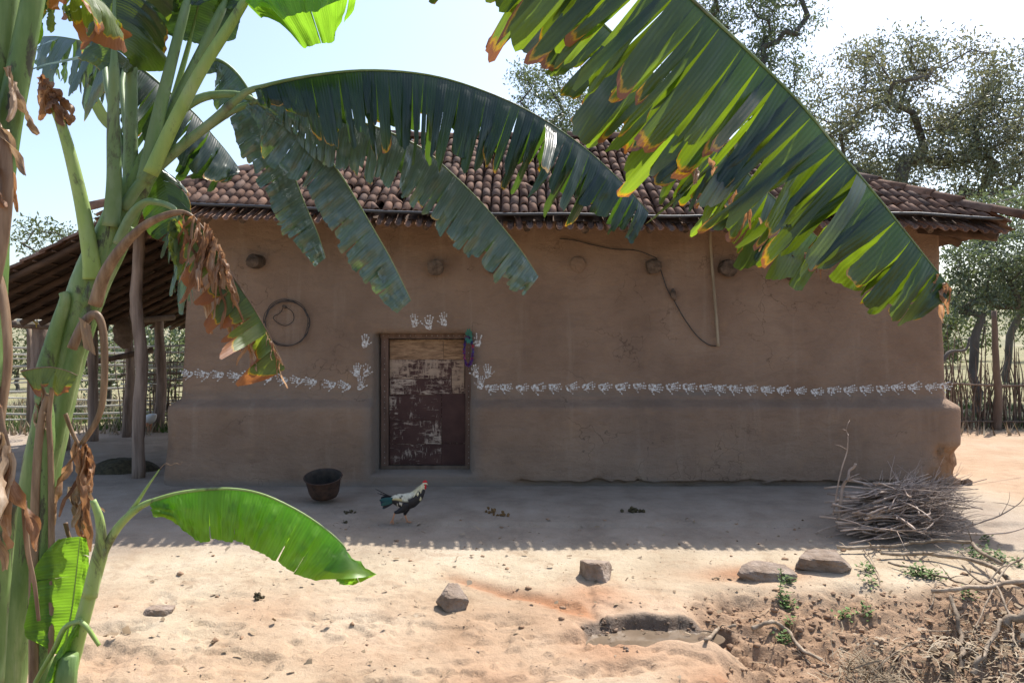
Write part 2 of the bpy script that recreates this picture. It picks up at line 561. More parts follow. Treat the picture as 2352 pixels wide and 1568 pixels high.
def mat_door():
    t = NT('scraped_door')
    co = t.coord()
    base = t.ramp(t.noise(6, 4, .6, co), [(.3, (.055, .024, .020)), (.7, (.095, .045, .036))])
    oi = t.n('ObjectInfo').outputs['Random']
    # bare wood shows through where the paint is scraped: streaks both ways
    off = t.n('CombineXYZ', {0: t.math('MULTIPLY', oi, 9), 1: 0.0, 2: t.math('MULTIPLY', oi, 5)}).outputs[0]
    vadd = t.n('VectorMath', {0: co, 1: off}, operation='ADD').outputs[0]
    m1 = t.n('Mapping', {'Vector': vadd, 'Scale': (9, 1, 46)}).outputs[0]
    m2 = t.n('Mapping', {'Vector': vadd, 'Scale': (46, 1, 10)}).outputs[0]
    s1 = t.noise(1.0, 4, .7, m1)
    s2 = t.noise(1.0, 4, .7, m2)
    big = t.noise(4.2, 3, .6, vadd)
    k = t.math('ADD', t.math('MULTIPLY', t.math('MAXIMUM', s1, s2), .62), t.math('MULTIPLY', big, .42))
    k = t.math('ADD', k, t.math('MULTIPLY', t.att('bare'), .22))
    fac = t.n('MapRange', {'Value': k, 'From Min': .60, 'From Max': .68}).outputs[0]
    wood = t.mix(t.att('bare'), (.46, .37, .30), t.ramp(s1, [(.3, (.13, .066, .032)), (.5, (.29, .165, .085)), (.7, (.45, .28, .155))]))
    col = t.mix(fac, base, wood)
    return t.fin(col, .75, t.bump(k, .3, .003), .3)


MAT['door'] = mat_door()


def mat_vcol(name, rough=.7, spec=.3):
    t = NT(name)
    return t.fin(t.att('Col', 'Color'), rough, t.bump(t.noise(120, 3), .3, .003), spec)


MAT['feather'] = mat_vcol('feathers', .6, .35)
t = NT('muddy_water')
MAT['water'] = t.fin(t.ramp(t.noise(6, 3), [(.3, (.13, .095, .065)), (.7, (.20, .15, .105))]), .04, t.bump(t.noise(30, 2), .06, .004), .5)


# ---------------------------------------------------------------- ground
WATER_Z = -.290         # level of the puddle
PUD = (0.86, 4.74)      # centre of the puddle


def scarp_y(x):
    return 4.96 + .07 * nz(x, 3.3, 0, 3.0) + .045 * nz(x, 8.1, 0, 8.0) + .02 * nz(x, 2.1, 0, 25) - .12 * sstep(1.15, 1.6, x) * 0 + .05 * (x - .8)


def bank_w(x, y):
    """0 in the trodden yard, 1 in the crumbling bank at the lower right"""
    edge = 5.46 + .16 * nz(x, 1.7, 0, 1.4) + .06 * nz(x, 4.4, 0, 5) + .10 * sstep(2.2, 3.2, x)
    w = sstep(0, .30, edge - y) * sstep(1.12, 1.36, x + .16 * nz(x, y, 2.2, 2.3) + .05 * nz(x, y, 1.2, 9))
    return w * (.82 + .18 * sstep(-.2, .2, nz(x, y, 4, 3)))


def ditch_w(x, y):
    """the puddle's hollow"""
    w = sstep(.0, .07 + .04 * nz(x, 2.2, 0, 6), scarp_y(x) - y) * sstep(.38, .62, x + .12 * nz(x, y, 7, 5)) * (1 - sstep(1.05, 1.28, x + .08 * nz(x, y, 3, 4)))
    front = 4.60 + .05 * nz(x, 6.6, 0, 3.5) - .05 * sstep(1.2, 1.8, x)
    return w * sstep(-.06, .16, y - front + .06 * nz(x, y, 5, 7))


def gz(x, y):
    if y > 30 or abs(x) > 20:
        return -.02 + (0.012 * (y - 30) if y > 30 else 0) * sstep(4, 40, x)
    z = 0.0
    if y < 7.4:
        t_ = 7.4 - y
        z -= .075 * t_ if t_ < 3.4 else .255 + .05 * (t_ - 3.4)
        z += .03 * sstep(0, .6, t_) * 0
    # trodden step in front of the house
    z -= .028 * sstep(0, .05, 6.80 + .03 * nz(x, 0, 5, 1.2) - y) * sstep(-1.5, -.2, x)
    if y < 7.2 and abs(x) < 6:
        z += .020 * nz(x, y, 1, .9) * sstep(7.2, 6.4, y) * 0 + .018 * nz(x, y, 1, 1.3) * (1 - sstep(6.2, 7.0, y))
        z += .006 * nz(x, y, 3, 4.2)
        near = 1 - sstep(5.7, 6.2, y)
        if near > 0:
            q = nz(x, y * 1.4, 11, 2.2) + .45 * nz(x, y * 1.4, 12, 7) + .2 * nz(x, y, 13, 19)
            z -= near * .020 * sstep(.10, .15, q) * (.35 + .65 * (1 - sstep(4.6, 5.5, y)))
            z += near * (.008 * nz(x, y, 14, 9) + .005 * nz(x, y, 15, 22)) * (.4 + .6 * (1 - sstep(4.9, 5.6, y)))
        # washed-out rill
        rl = y - (5.55 - .62 * (x + .35))
        if -.6 < x < .55:
            z -= .030 * math.exp(-(rl / .07) ** 2) * sstep(-.6, -.2, x) * (1 - sstep(.35, .55, x))
        rl2 = x - (.52 + .02 * nz(y, 0, 0, 6))
        z -= .022 * math.exp(-(rl2 / .03) ** 2) * sstep(4.85, 5.0, y) * (1 - sstep(5.35, 5.55, y))
        # crumbling patches on the near left
        c = max(0.0, nz(x, y, 9, 2.6) - .05) * sstep(5.3, 4.7, y) if False else 0
        if y < 5.2:
            k = max(0.0, nz(x * .8, y * 1.6, 9, 3.0) - .12) * (1 - sstep(4.7, 5.2, y))
            z -= .09 * k * (1 + .8 * nz(x, y, 4, 20))
        b = bank_w(x, y)
        if b > 0:
            drop = .05 + .21 * (1 - sstep(4.1, 5.5, y))
            drop += .10 * sstep(2.0, 3.0, x) * (1 - sstep(4.3, 5.4, y))
            z -= b * drop
            tb = nz(x, y, 2, 3.5) * .075 + (.5 - abs(nz(x, y, 6, 6))) * .10 - .04 + nz(x, y, 1, 15) * .030 + nz(x, y, 3, 40) * .008
            z += b * tb
        z += .022 * math.exp(-((y - 4.56) / .06) ** 2) * sstep(.35, .55, x) * (1 - sstep(1.2, 1.5, x))
        dw = ditch_w(x, y)
        if dw > 0:
            z -= dw * (.095 + .020 * nz(x, y, 0, 16) + .008 * nz(x, y, 5, 45))
            zf = max(z, WATER_Z - .010 + .006 * nz(x, y, 8, 12))
            z += (zf - z) * min(1, dw * 1.5) * (1 - sstep(1.2, 1.35, x))
        # ridge in front of the puddle
    if y > 12.5:
        z += .03 * nz(x, y, 0, .5)
    return z


def G(px, py, lift=0.0):
    """ground point seen at a pixel"""
    lo = 2.6
    d = lo
    while d < 80:
        p = P(px, py, d)
        if p.z <= gz(p.x, p.y) + lift:
            break
        d += .02 if d < 9 else .1
    return P(px, py, d)


def axis(segs):
    out = []
    for a, b, n in segs:
        out += list(np.linspace(a, b, n, endpoint=False))
    out.append(segs[-1][1])
    return np.array(out)


gx = axis([(-600, -60, 8), (-60, -12, 12), (-12, -3.4, 60), (-3.4, .2, 190), (.2, 4.2, 210), (4.2, 6.5, 50), (6.5, 14, 30), (14, 60, 18), (60, 600, 8)])
gy = axis([(-40, 2.4, 14), (2.4, 3.9, 30), (3.9, 5.6, 110), (5.6, 7.6, 62), (7.6, 9, 18), (9, 18, 40), (18, 40, 22), (40, 160, 16), (160, 1500, 8)])
nx_, ny_ = len(gx), len(gy)
V = np.zeros((nx_ * ny_, 3), dtype=np.float32)
A = {k: np.zeros(nx_ * ny_, dtype=np.float32) for k in ('red', 'bank', 'grey', 'grass', 'damp')}
i = 0
for x in gx:
    for y in gy:
        x, y = float(x), float(y)
        V[i] = (x, y, gz(x, y))
        if y < 20 and abs(x) < 14:
            n1 = nz(x, y, 0, 1.1)
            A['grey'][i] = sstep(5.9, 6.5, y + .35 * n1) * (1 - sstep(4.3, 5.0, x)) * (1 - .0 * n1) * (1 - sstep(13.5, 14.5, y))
            r1 = math.exp(-((y - (5.55 - .62 * (x + .35))) / .10) ** 2) * sstep(-.6, -.3, x) * (1 - sstep(.4, .6, x))
            r2 = math.exp(-(((x - 1.75) / .45) ** 2 + ((y - 5.68) / .16) ** 2))
            r3 = math.exp(-(((x - .55) / .22) ** 2 + ((y - 5.35) / .2) ** 2))
            low = (1 - sstep(4.7, 5.7, y)) * (.5 + .45 * sstep(-.6, .6, x))
            A['red'][i] = min(1, .8 * r1 + .95 * r2 + .5 * r3 + low * (.65 + .9 * nz(x, y, 5, 1.6)) + .45 * sstep(4.4, 5.2, x) * (1 - sstep(13, 15, y)))
            b = bank_w(x, y)
            A['bank'][i] = max(b, .6 * ditch_w(x, y))
            wet = math.exp(-(((x - .88) / .62) ** 2 + ((y - 4.84) / .17) ** 2))
            A['damp'][i] = min(1, max(0, 1.9 * wet * sstep(.02, .5, ditch_w(x, y)) + .75 * max(0, 1 - abs(y - scarp_y(x) + .03) / .07) * sstep(.36, .55, x) * (1 - sstep(1.25, 1.6, x)) + .50 * b * sstep(2.2, 3.0, x) * (1 - sstep(4.3, 5.1, y)) + .5 * max(0, 1 - abs(y - 4.98) / .09) * ditch_w(x, y)))
            if x > 4.6 or x < -3.5:
                A['grass'][i] = sstep(12.9, 14.4, y + 1.2 * nz(x, y, 3, .7)) + .5 * max(0, nz(x, y, 8, 2.2) - .18) * sstep(9.5, 11, y)
            elif y > 12:
                A['grass'][i] = sstep(12.9, 14, y)
        else:
            A['grass'][i] = 1
        i += 1
ii = np.arange(nx_ * ny_).reshape(nx_, ny_)
F = np.stack([ii[:-1, :-1], ii[1:, :-1], ii[1:, 1:], ii[:-1, 1:]], axis=-1).reshape(-1, 4)
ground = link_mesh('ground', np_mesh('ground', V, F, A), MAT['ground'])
kind(ground, 'structure')

# puddle
mb = MB()
wz = WATER_Z

ring = []
for k in range(40):
    a = 2 * math.pi * k / 40
    ring.append(Vector((PUD[0] - .02 + .46 * math.cos(a), PUD[1] + .05 + .20 * math.sin(a), wz)))
mb.v = [Vector((PUD[0], PUD[1], wz))] + ring
mb.f = [(0, 1 + k, 1 + (k + 1) % 40) for k in range(40)]
kind(build('puddle_water', mb, MAT['water'], origin=(PUD[0], PUD[1], wz)), 'structure')

# distant rising ground
mb = MB()


def hill(u, v):
    x = -260 + 620 * u
    y = 75 + 160 * v
    h = (14 * sstep(0, .9, v)) * (.5 + .5 * sstep(-40, 80, x)) + 3 * nz(x, y, 0, .02) * v
    return Vector((x, y, h - .6))


mb.grid(hill, 50, 16)
kind(build('hills', mb, noisy('scrubby_hillside', [(.3, (.10, .11, .06)), (.5, (.20, .19, .11)), (.7, (.34, .29, .20))], .25, .95, .3, 2, .1), origin=(0, 100, 0)), 'structure')

# ---------------------------------------------------------------- mud house
WY = 8.40
WX0, WX1 = -3.573, 4.683
WBACK = 12.1
DX0, DX1, DZ0, DZ1 = -1.478, -.425, .125, 1.615
house = thing('mud_house', 'brown mud walled house with clay tile roof and white handprints', 'house', (.55, 10.2, 0))


def woff(z):
    o = .150 * (1 - sstep(.80, .930, z)) if z > .80 else .150
    o += .035 * (1 - sstep(0, .5, z))
    o -= .035 * (z - .9) if z > .9 else 0
    return o


def wnoise(x, z):
    return .020 * nz(x, z, 4.5, .9) + .007 * nz(x, z, 2.5, 4) + .002 * nz(x, z, 6.5, 14)


def dmg(x, z):
    if x < 3.9 or z > .62:
        return 0.0
    w = sstep(4.30, 4.62, x + .12 * nz(x, z, 1, 6)) * (1 - sstep(.34, .46, z + .08 * nz(x, z, 3, 7)))
    w *= .35 + .65 * (nz(x, z, 9, 4.5) > -.12)
    return w


def base_cut(x, z):
    """eroded line along the foot of the wall"""
    if z > .12:
        return 0
    k = nz(x, 0, 12, 3.0) * .5 + .6
    lim = .055 + .035 * nz(x, 1, 3, 5) + .02 * nz(x, 4, 3, 14)
    return .10 * k * (z < lim) * sstep(-.2, .5, x)


def wall_y(x, z):
    return WY - woff(z) - wnoise(x, z)


xs = list(np.arange(WX0 + .12, WX1 - .12, .032))
xs = [x for x in xs if min(abs(x - DX0), abs(x - DX1)) > .05] + [DX0 - .004, DX0 + .030, DX1 - .045, DX1 + .004]
xs = sorted(float(x) for x in xs)
zs = sorted([float(z) for z in np.arange(-.12, 3.02, .06) if min(abs(z - DZ0), abs(z - DZ1)) > .035] + [.005, .02, .035, .05, .07, .085, .815, .83, .85, .87, .885, .895, .91, DZ0 - .003, DZ0 + .003, DZ1 - .02, DZ1 + .003])
plan = []          # (base point, normal)
for y in np.arange(WBACK, WY + .14, -.12):
    plan.append((Vector((WX0, float(y), 0)), Vector((-1, 0, 0)), 's'))
for a in range(0, 91, 15):
    n = Vector((-math.cos(R(a)), -math.sin(R(a)), 0))
    plan.append((Vector((WX0 + .12, WY + .12, 0)) + n * .12, n, 'c'))
for x in xs[1:-1]:
    plan.append((Vector((x, WY, 0)), Vector((0, -1, 0)), 'f'))
for a in range(0, 91, 9):
    n = Vector((math.sin(R(a)), -math.cos(R(a)), 0))
    plan.append((Vector((WX1 - .12, WY + .12, 0)) + n * .12, n, 'c'))
for y in np.arange(WY + .14, WBACK, .12):
    plan.append((Vector((WX1, float(y), 0)), Vector((1, 0, 0)), 's'))
for x in np.linspace(WX1, WX0, 20):
    plan.append((Vector((float(x), WBACK, 0)), Vector((0, 1, 0)), 'b'))
mb = MB()
gr, dm = [], []
for p, n, k in plan:
    for z in zs:
        rec = k == 'f' and DX0 < p.x < DX1 and DZ0 < z < DZ1
        if rec:
            q = Vector((p.x, WY + .26, z))
            g = .85
            d = 0
        else:
            u = p.x if k in 'fcb' else p.x + (p.y - WY) * (1 if p.x > 0 else -1)
            d = dmg(u, z)
            o = woff(z) + wnoise(u, z) - d * (.085 + .06 * nz(u, z, 5, 7)) - base_cut(p.x, z) * (k == 'f')
            q = p + n * o + Vector((0, 0, z))
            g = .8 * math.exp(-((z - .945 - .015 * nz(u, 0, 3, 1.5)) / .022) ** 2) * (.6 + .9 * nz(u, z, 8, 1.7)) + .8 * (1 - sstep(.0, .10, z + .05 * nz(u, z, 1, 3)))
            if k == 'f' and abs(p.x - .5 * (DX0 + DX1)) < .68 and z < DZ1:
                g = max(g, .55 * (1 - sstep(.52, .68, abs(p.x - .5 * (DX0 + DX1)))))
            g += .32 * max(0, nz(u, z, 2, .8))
        mb.v.append(q)
        gr.append(max(0, min(1, g)))
        dm.append(max(0, min(1, d)))
nzz = len(zs)
for a in range(len(plan)):
    b = (a + 1) % len(plan)
    for j in range(nzz - 1):
        mb.f.append((a * nzz + j, b * nzz + j, b * nzz + j + 1, a * nzz + j + 1))
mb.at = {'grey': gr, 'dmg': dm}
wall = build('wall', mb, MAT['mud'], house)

# handprints: white lime paint, wall relief followed
def handprint(px, py, ang, mirror, seed):
    rr = random.Random(seed)
    d = 8.3
    for _ in range(3):
        p = P(px, py, d)
        d = wall_y(p.x, p.z)
    c0 = P(px, py, d)
    s = rr.uniform(.92, 1.08)
    mb = MB()
    ca, sa = math.cos(ang), math.sin(ang)

    def put(lx, lz):
        if mirror:
            lx = -lx
        lx *= s
        lz *= s
        x = c0.x + lx * ca - lz * sa
        z = c0.z + lx * sa + lz * ca
        return Vector((x, wall_y(x, z) - .004, z))

    def blob(cx, cz, rx, rz, rot=0.0, n=10, hole=0.0):
        i = len(mb.v)
        jit = [1 + .22 * (rr.random() - .5) for _ in range(n)]
        cr, sr = math.cos(rot), math.sin(rot)
        if hole:
            for k in range(n):
                a = 2 * math.pi * k / n
                for f in (1.0 * jit[k], hole * jit[(k + 3) % n]):
                    ex, ez = rx * f * math.cos(a), rz * f * math.sin(a)
                    mb.v.append(put(cx + ex * cr - ez * sr, cz + ex * sr + ez * cr))
            for k in range(n):
                m = (k + 1) % n
                if rr.random() < .93:
                    mb.f.append((i + 2 * k, i + 2 * k + 1, i + 2 * m + 1, i + 2 * m))
        else:
            for k in range(n):
                a = 2 * math.pi * k / n
                ex, ez = rx * jit[k] * math.cos(a), rz * jit[k] * math.sin(a)
                mb.v.append(put(cx + ex * cr - ez * sr, cz + ex * sr + ez * cr))
            mb.f.append(tuple(range(i, i + n)))
    blob(0, -.036, .036, .036, 0, 14, .12 + .36 * rr.random())
    blob(0, -.010, .034, .012, 0)
    blob(-.012, -.064, .018, .012, 0)
    for bx, bz, a, ln in ((-.027, -.002, .22, .060), (-.009, .006, .06, .072), (.010, .005, -.07, .068), (.027, -.004, -.24, .052)):
        a += rr.uniform(-.06, .06)
        dx, dz = -math.sin(a), math.cos(a)
        for f0, f1, w in ((-.05, .36, .0082), (.38, .68, .0086), (.72, 1.04, .0088)):
            if rr.random() < .10:
                continue
            m = (f0 + f1) / 2 * ln
            blob(bx + dx * m, bz + dz * m, w * rr.uniform(.85, 1.1), (f1 - f0) / 2 * ln, a, 8)
    a = -.95
    for f0, f1 in ((.10, .45), (.55, 1.0)):
        m = (f0 + f1) / 2 * .055
        blob(.032 - math.sin(a) * m, -.040 + math.cos(a) * m, .0075, (f1 - f0) / 2 * .055, a, 8)
    return build('handprint', mb, MAT['paint'], wall, smooth=False)


sd = 0
for px, py in ((428, 857), (464, 859), (499, 860), (537, 862), (571, 863), (609, 866), (646, 870), (681, 873), (712, 876), (755, 882), (790, 885)):
    sd += 1
    handprint(px, py, R(78 + random.uniform(-12, 8)), True, sd)
for px, py in ((1130, 891), (1163, 889), (1200, 890), (1237, 890), (1275, 889), (1315, 888), (1352, 887), (1390, 888), (1430, 888), (1469, 887), (1506, 890), (1546, 888), (1584, 889), (1622, 890), (1656, 892), (1690, 892), (1726, 893), (1763, 894), (1800, 895), (1838, 897), (1877, 899), (1915, 896), (1953, 894), (1990, 893), (2027, 892), (2063, 889), (2101, 887), (2140, 888), (2172, 886)):
    sd += 1
    handprint(px, py, R(-88 + random.uniform(-8, 10)), False, sd)
for px, py, mi in ((839, 783, 0), (820, 850, 1), (842, 850, 0), (829, 880, 0), (952, 736, 0), (985, 740, 1), (1019, 733, 1), (1097, 781, 1), (1092, 852, 1), (1120, 852, 0), (1104, 878, 1)):
    sd += 1
    handprint(px, py, R(random.uniform(-9, 9)), bool(mi), sd)

# beam ends sticking out of the wall
def log_end(px, py, r, ln, slant, square=False, mat='log'):
    p = P(px, py, 8.35)
    y0 = wall_y(p.x, p.z)
    n = 4 if square else 12
    path = [Vector((p.x + slant * (t_ - .5) * .0 + slant * t_, y0 + .16 - (ln + .16) * t_, p.z - .02 * t_)) for t_ in (0, .5, .96, 1)]
    mb = MB()
    mb.tube(path, [r * 1.12, r * 1.12, r * 1.12, r * 1.06], n if not square else 8, True, 1.0, .22, px)
    return build('beam_end', mb, MAT[mat], wall, smooth=not square)


for px, py, r, ln, sl, sq, m in ((594, 597, .066, .16, -.05, 0, 'log'), (999, 610, .080, .10, 0, 0, 'log'), (1132, 608, .062, .08, 0, 0, 'log'), (1330, 602, .078, .02, .0, 0, 'mud'), (1502, 607, .074, .07, .01, 0, 'log'), (1668, 611, .082, .10, .04, 0, 'log'), (1822, 622, .07, .10, .03, 0, 'log'), (1968, 612, .07, .08, .03, 0, 'log')):
    log_end(px, py, r, ln, sl, bool(sq), m)

# door and frame
DY = 8.60


def D5(cx, cy):
    return ((735 + cx * .3514) - 1176) / FPX * DY, CAM_Z - ((673.5 + cy * .3514) - 784) / FPX * DY


door = None
x0, z0 = D5(452, 300)
x1, z1 = D5(950, 1119)
mb = MB()
mb.box(((x0 + x1) / 2, DY + .035, (z0 + z1) / 2), (x1 - x0, .03, z0 - z1))
mb.attr(bare=.2)
door = build('door', mb, MAT['door'], house, smooth=False)
for a, b, c, d_, bare, th in ((455, 304, 806, 432, .95, .010), (808, 304, 940, 432, 1.0, .012), (455, 434, 858, 558, .5, .010), (457, 562, 857, 660, .22, .012), (861, 436, 943, 654, .62, .009), (453, 664, 792, 830, .10, .011), (456, 834, 792, 984, .18, .009), (454, 988, 793, 1117, .10, .012), (795, 656, 948, 979, -.5, .014), (795, 983, 950, 1119, -.5, .013)):
    xa, za = D5(a, b)
    xb, zb = D5(c, d_)
    mb = MB()
    tilt = random.uniform(-.006, .006)
    mb.box(((xa + xb) / 2, DY + .02 - th / 2, (za + zb) / 2), (xb - xa, th, za - zb), Matrix.Rotation(tilt, 3, 'Y'))
    mb.attr(bare=bare)
    build('door_panel', mb, MAT['door'], door, smooth=False)
fr = None
FRM = {}
for nm, (a, b, c, d_) in (('post', (404, 262, 450, 1122)), ('post', (951, 262, 996, 1122)), ('lintel', (400, 258, 1000, 296)), ('sill', (400, 1122, 1000, 1168))):
    xa, za = D5(a, b)
    xb, zb = D5(c, d_)
    mb = MB()
    yy = DY - .025 if nm in ('post',) else DY - .03
    mb.box(((xa + xb) / 2, yy + .03, (za + zb) / 2), (xb - xa, .10, za - zb))
    o = build('frame_' + nm if nm != 'sill' else 'door_sill', mb, MAT['frame'] if nm != 'sill' else MAT['wood'], house, smooth=False)
    if nm != 'sill':
        FRM.setdefault(nm, []).append((o, xa, xb, za, zb, yy - .02))
for nm, lst in FRM.items():
    for o, xa, xb, za, zb, yf in lst:
        mb = MB()
        n = 17 if nm == 'lintel' else 24
        for k in range(n):
            if random.random() < .12:
                continue
            cx = xa + (xb - xa) * (k + .5) / n if nm == 'lintel' else (xa + xb) / 2
            cz = (za + zb) / 2 if nm == 'lintel' else za + (zb - za) * (k + .5) / n
            i = len(mb.v)
            r = random.uniform(.004, .007)
            for q in range(8):
                mb.v.append(Vector((cx + r * math.cos(q * math.pi / 4), yf - .003, cz + r * math.sin(q * math.pi / 4))))
            mb.f.append(tuple(range(i, i + 8)))
        kind(build('painted_dots', mb, MAT['studs'], o, smooth=False), 'stuff')

# ---------------------------------------------------------------- tiled roof (hipped)
EY, BYK = 7.75, 12.75
EX0, EX1 = -4.15, 4.99
PIT = R(30)
RUN = 2.5
EZ = 2.715
SAG = [(-4.15, .075), (-3.4, .105), (-2.2, .06), (-.8, .0), (.6, -.01), (1.8, -.03), (3, .0), (4, .0), (4.99, -.055)]


def roof_pt(s, r, lift=0.0, side=0):
    """front slope: s along the eave, r metres up the slope"""
    z = EZ + r * math.sin(PIT) + lerp_tab(SAG, s) * max(0, 1 - r / 2.9) + lift * math.cos(PIT)
    z += .012 * nz(s, r, 3, .9)
    if s < 1e9:
        # tips flatten towards the corners
        pass
    return Vector((s, EY + r * math.cos(PIT) - lift * math.sin(PIT), z))


mb = MB()


def hipx(r):
    c = r * math.cos(PIT)
    return EX0 + c, EX1 - c


def slab(u, v):
    r = .11 + 2.777 * v
    a, b = hipx(r)
    return roof_pt(a + (b - a) * u, r, -.045)


mb.grid(slab, 40, 8)
zr = EZ + 2.887 * math.sin(PIT) - .04


def end_l(u, v):
    c = RUN * v
    return Vector((EX0 + c, EY + c + (BYK - EY - 2 * c) * (1 - u), EZ + .06 * (1 - v) - .04 + c * math.tan(PIT)))


def end_r(u, v):
    c = RUN * v
    return Vector((EX1 - c, EY + c + (BYK - EY - 2 * c) * u, EZ - .04 + c * math.tan(PIT) - .05 * (1 - v)))


def backs(u, v):
    c = RUN * v
    return Vector((EX1 - c - (EX1 - EX0 - 2 * c) * u, BYK - c, EZ - .04 + c * math.tan(PIT)))


mb.grid(end_l, 10, 6)
mb.grid(end_r, 10, 6)
mb.grid(backs, 10, 6)
roof = build('roof', mb, MAT['woodx'], house)


def tile_template(r0, r1, ln, n=7, th=.010, up=True):
    """half-round tapered tile; y runs up the slope, lower end at y=0"""
    v, f = [], []
    for (y, r) in ((0, r0), (ln, r1)):
        for rad in (r, r - th):
            for k in range(n + 1):
                a = math.pi * k / n
                v.append((rad * math.cos(a), y, rad * math.sin(a) * (1 if up else -1)))
    m = n + 1
    for k in range(n):
        f.append((k, k + 1, 2 * m + k + 1, 2 * m + k))
        f.append((m + k + 1, m + k, 3 * m + k, 3 * m + k + 1))
        f.append((k + 1, k, m + k, m + k + 1))
    return np.array(v), np.array(f)


TW = .0985
TE = .235
cov_v, cov_f = tile_template(.0445, .0405, .275, 7, .010)
pan_v, pan_f = tile_template(.046, .042, .30, 8, .011, up=False)
pan_v = pan_v * np.array([1, 1, .85])


def tile_mesh(nm, v, f):
    me = np_mesh(nm, v, f)
    me.materials.append(MAT['tile'])
    return me


me_cov = [tile_mesh('roof_tile', cov_v * s, cov_f) for s in (1.0, .96, 1.05)]
epan_v, epan_f = tile_template(.034, .032, .38, 8, .010, up=False)
me_pan = tile_mesh('pan_tile', epan_v, epan_f)
BASE = Matrix(((1, 0, 0), (0, math.cos(PIT), -math.sin(PIT)), (0, math.sin(PIT), math.cos(PIT))))
horg = ORG[house.name]


class Merge:
    def __init__(self):
        self.V, self.F, self.A, self.n = [], [], [], 0

    def add(self, v, f, rot, loc, rnd):
        self.V.append(v @ np.array(rot).T + np.array(loc))
        self.F.append(f + self.n)
        self.A.append(np.full(len(v), rnd))
        self.n += len(v)

    def out(self, name, mat, parent, org):
        me = np_mesh(name, np.concatenate(self.V) - np.array(org), np.concatenate(self.F), {'rnd': np.concatenate(self.A)})
        return kind(link_mesh(name, me, mat, parent), 'stuff')


far = Merge()
farpan = Merge()
ncol = int((EX1 - EX0) / TW)
cand = []
rt = random.Random(5)
for c in range(ncol + 1):
    s0 = EX0 + .04 + c * TW + rt.uniform(-.006, .006)
    drift = rt.uniform(-.014, .014)
    for j in range(13):
        r = j * TE + rt.uniform(-.02, .02) + .09
        a, b = hipx(r + .1)
        if r > 2.64 or s0 < a - .02 or s0 > b + .02:
            continue
        yaw = rt.gauss(0, .022) + drift * .6
        if rt.random() < .015:
            yaw += rt.choice((-.5, .4))
        pitch = -.045 + rt.gauss(0, .014)
        rot = BASE @ Matrix.Rotation(pitch + (.35 if rt.random() < .006 else 0), 3, 'X') @ Matrix.Rotation(yaw, 3, 'Z') @ Matrix.Rotation(rt.gauss(0, .05), 3, 'Y')
        loc = roof_pt(s0 + drift * r * .3 + rt.gauss(0, .004), r, .022 + rt.uniform(0, .008))
        cand.append((j, loc, rot, rt.random()))
        # pan below
        if j < 14:
            ploc = roof_pt(s0 + TW / 2, r - (.235 if j == 0 else .05), .004 if j == 0 else -.012)
            prot = BASE @ Matrix.Rotation(-.13 + rt.gauss(0, .03) if j == 0 else -.02, 3, 'X') @ Matrix.Rotation(rt.gauss(0, .05), 3, 'Z')
            if j == 0:
                o = bpy.data.objects.new('pan_tile', me_pan)
                C.objects.link(o)
                o.parent = roof
                o.matrix_local = Matrix.Translation(ploc - horg) @ prot.to_4x4()
            else:
                farpan.add(pan_v, pan_f, prot, ploc, rt.random())
# the tiles that show largest (clear of leaves, near the eave) are single objects
def tile_score(t_):
    j, loc = t_[0], t_[1]
    px = 1176 + loc.x / loc.y * FPX
    clear = 1 if (1380 < px < 1600) or px > 2050 or 380 < px < 640 or 1100 < px < 1380 else 0
    return j - 2.5 * clear


cand.sort(key=tile_score)
for k, (j, loc, rot, rn) in enumerate(cand):
    if k < 300:
        o = bpy.data.objects.new('roof_tile', me_cov[k % 3])
        C.objects.link(o)
        o.parent = roof
        o.matrix_local = Matrix.Translation(loc - horg) @ rot.to_4x4()
    else:
        far.add(cov_v * (1 + .04 * (rn - .5)), cov_f, rot, loc, rn)


def side_tiles(origin, along, inward, length, run):
    al, inw = Vector(along), Vector(inward)
    up = inw * math.cos(PIT) + Vector((0, 0, math.sin(PIT)))
    nrm = inw * -math.sin(PIT) + Vector((0, 0, math.cos(PIT)))
    B = Matrix((al, up, nrm)).transposed()
    if B.determinant() < 0:
        B = Matrix((-al, up, nrm)).transposed()
    for c in range(int(length / TW)):
        for j in range(14):
            s, r = .05 + c * TW, j * TE
            cc = (r + .1) * math.cos(PIT)
            if s < cc or s > length - cc or r > 2.62:
                continue
            loc = Vector(origin) + al * s + up * r + nrm * .022
            far.add(cov_v, cov_f, B @ Matrix.Rotation(-.055 + rt.gauss(0, .02), 3, 'X') @ Matrix.Rotation(rt.gauss(0, .04), 3, 'Z'), loc, rt.random())
            if j == 0:
                farpan.add(pan_v, pan_f, B @ Matrix.Rotation(-.02, 3, 'X'), loc + al * TW / 2 - up * .05 - nrm * .014, rt.random())


side_tiles((EX1, EY, EZ - .03), (0, 1, 0), (-1, 0, 0), BYK - EY, RUN)
side_tiles((EX0, EY, EZ + .04), (0, 1, 0), (1, 0, 0), BYK - EY, RUN)
side_tiles((EX0, BYK, EZ), (1, 0, 0), (0, -1, 0), EX1 - EX0, RUN)
far.out('upper_roof_tiles', MAT['tile'], roof, horg)
farpan.out('upper_pan_tiles', MAT['tile'], roof, horg)

rid_v, rid_f = tile_template(.085, .072, .34, 8, .012)
me_rid = tile_mesh('ridge_tile', rid_v, rid_f)


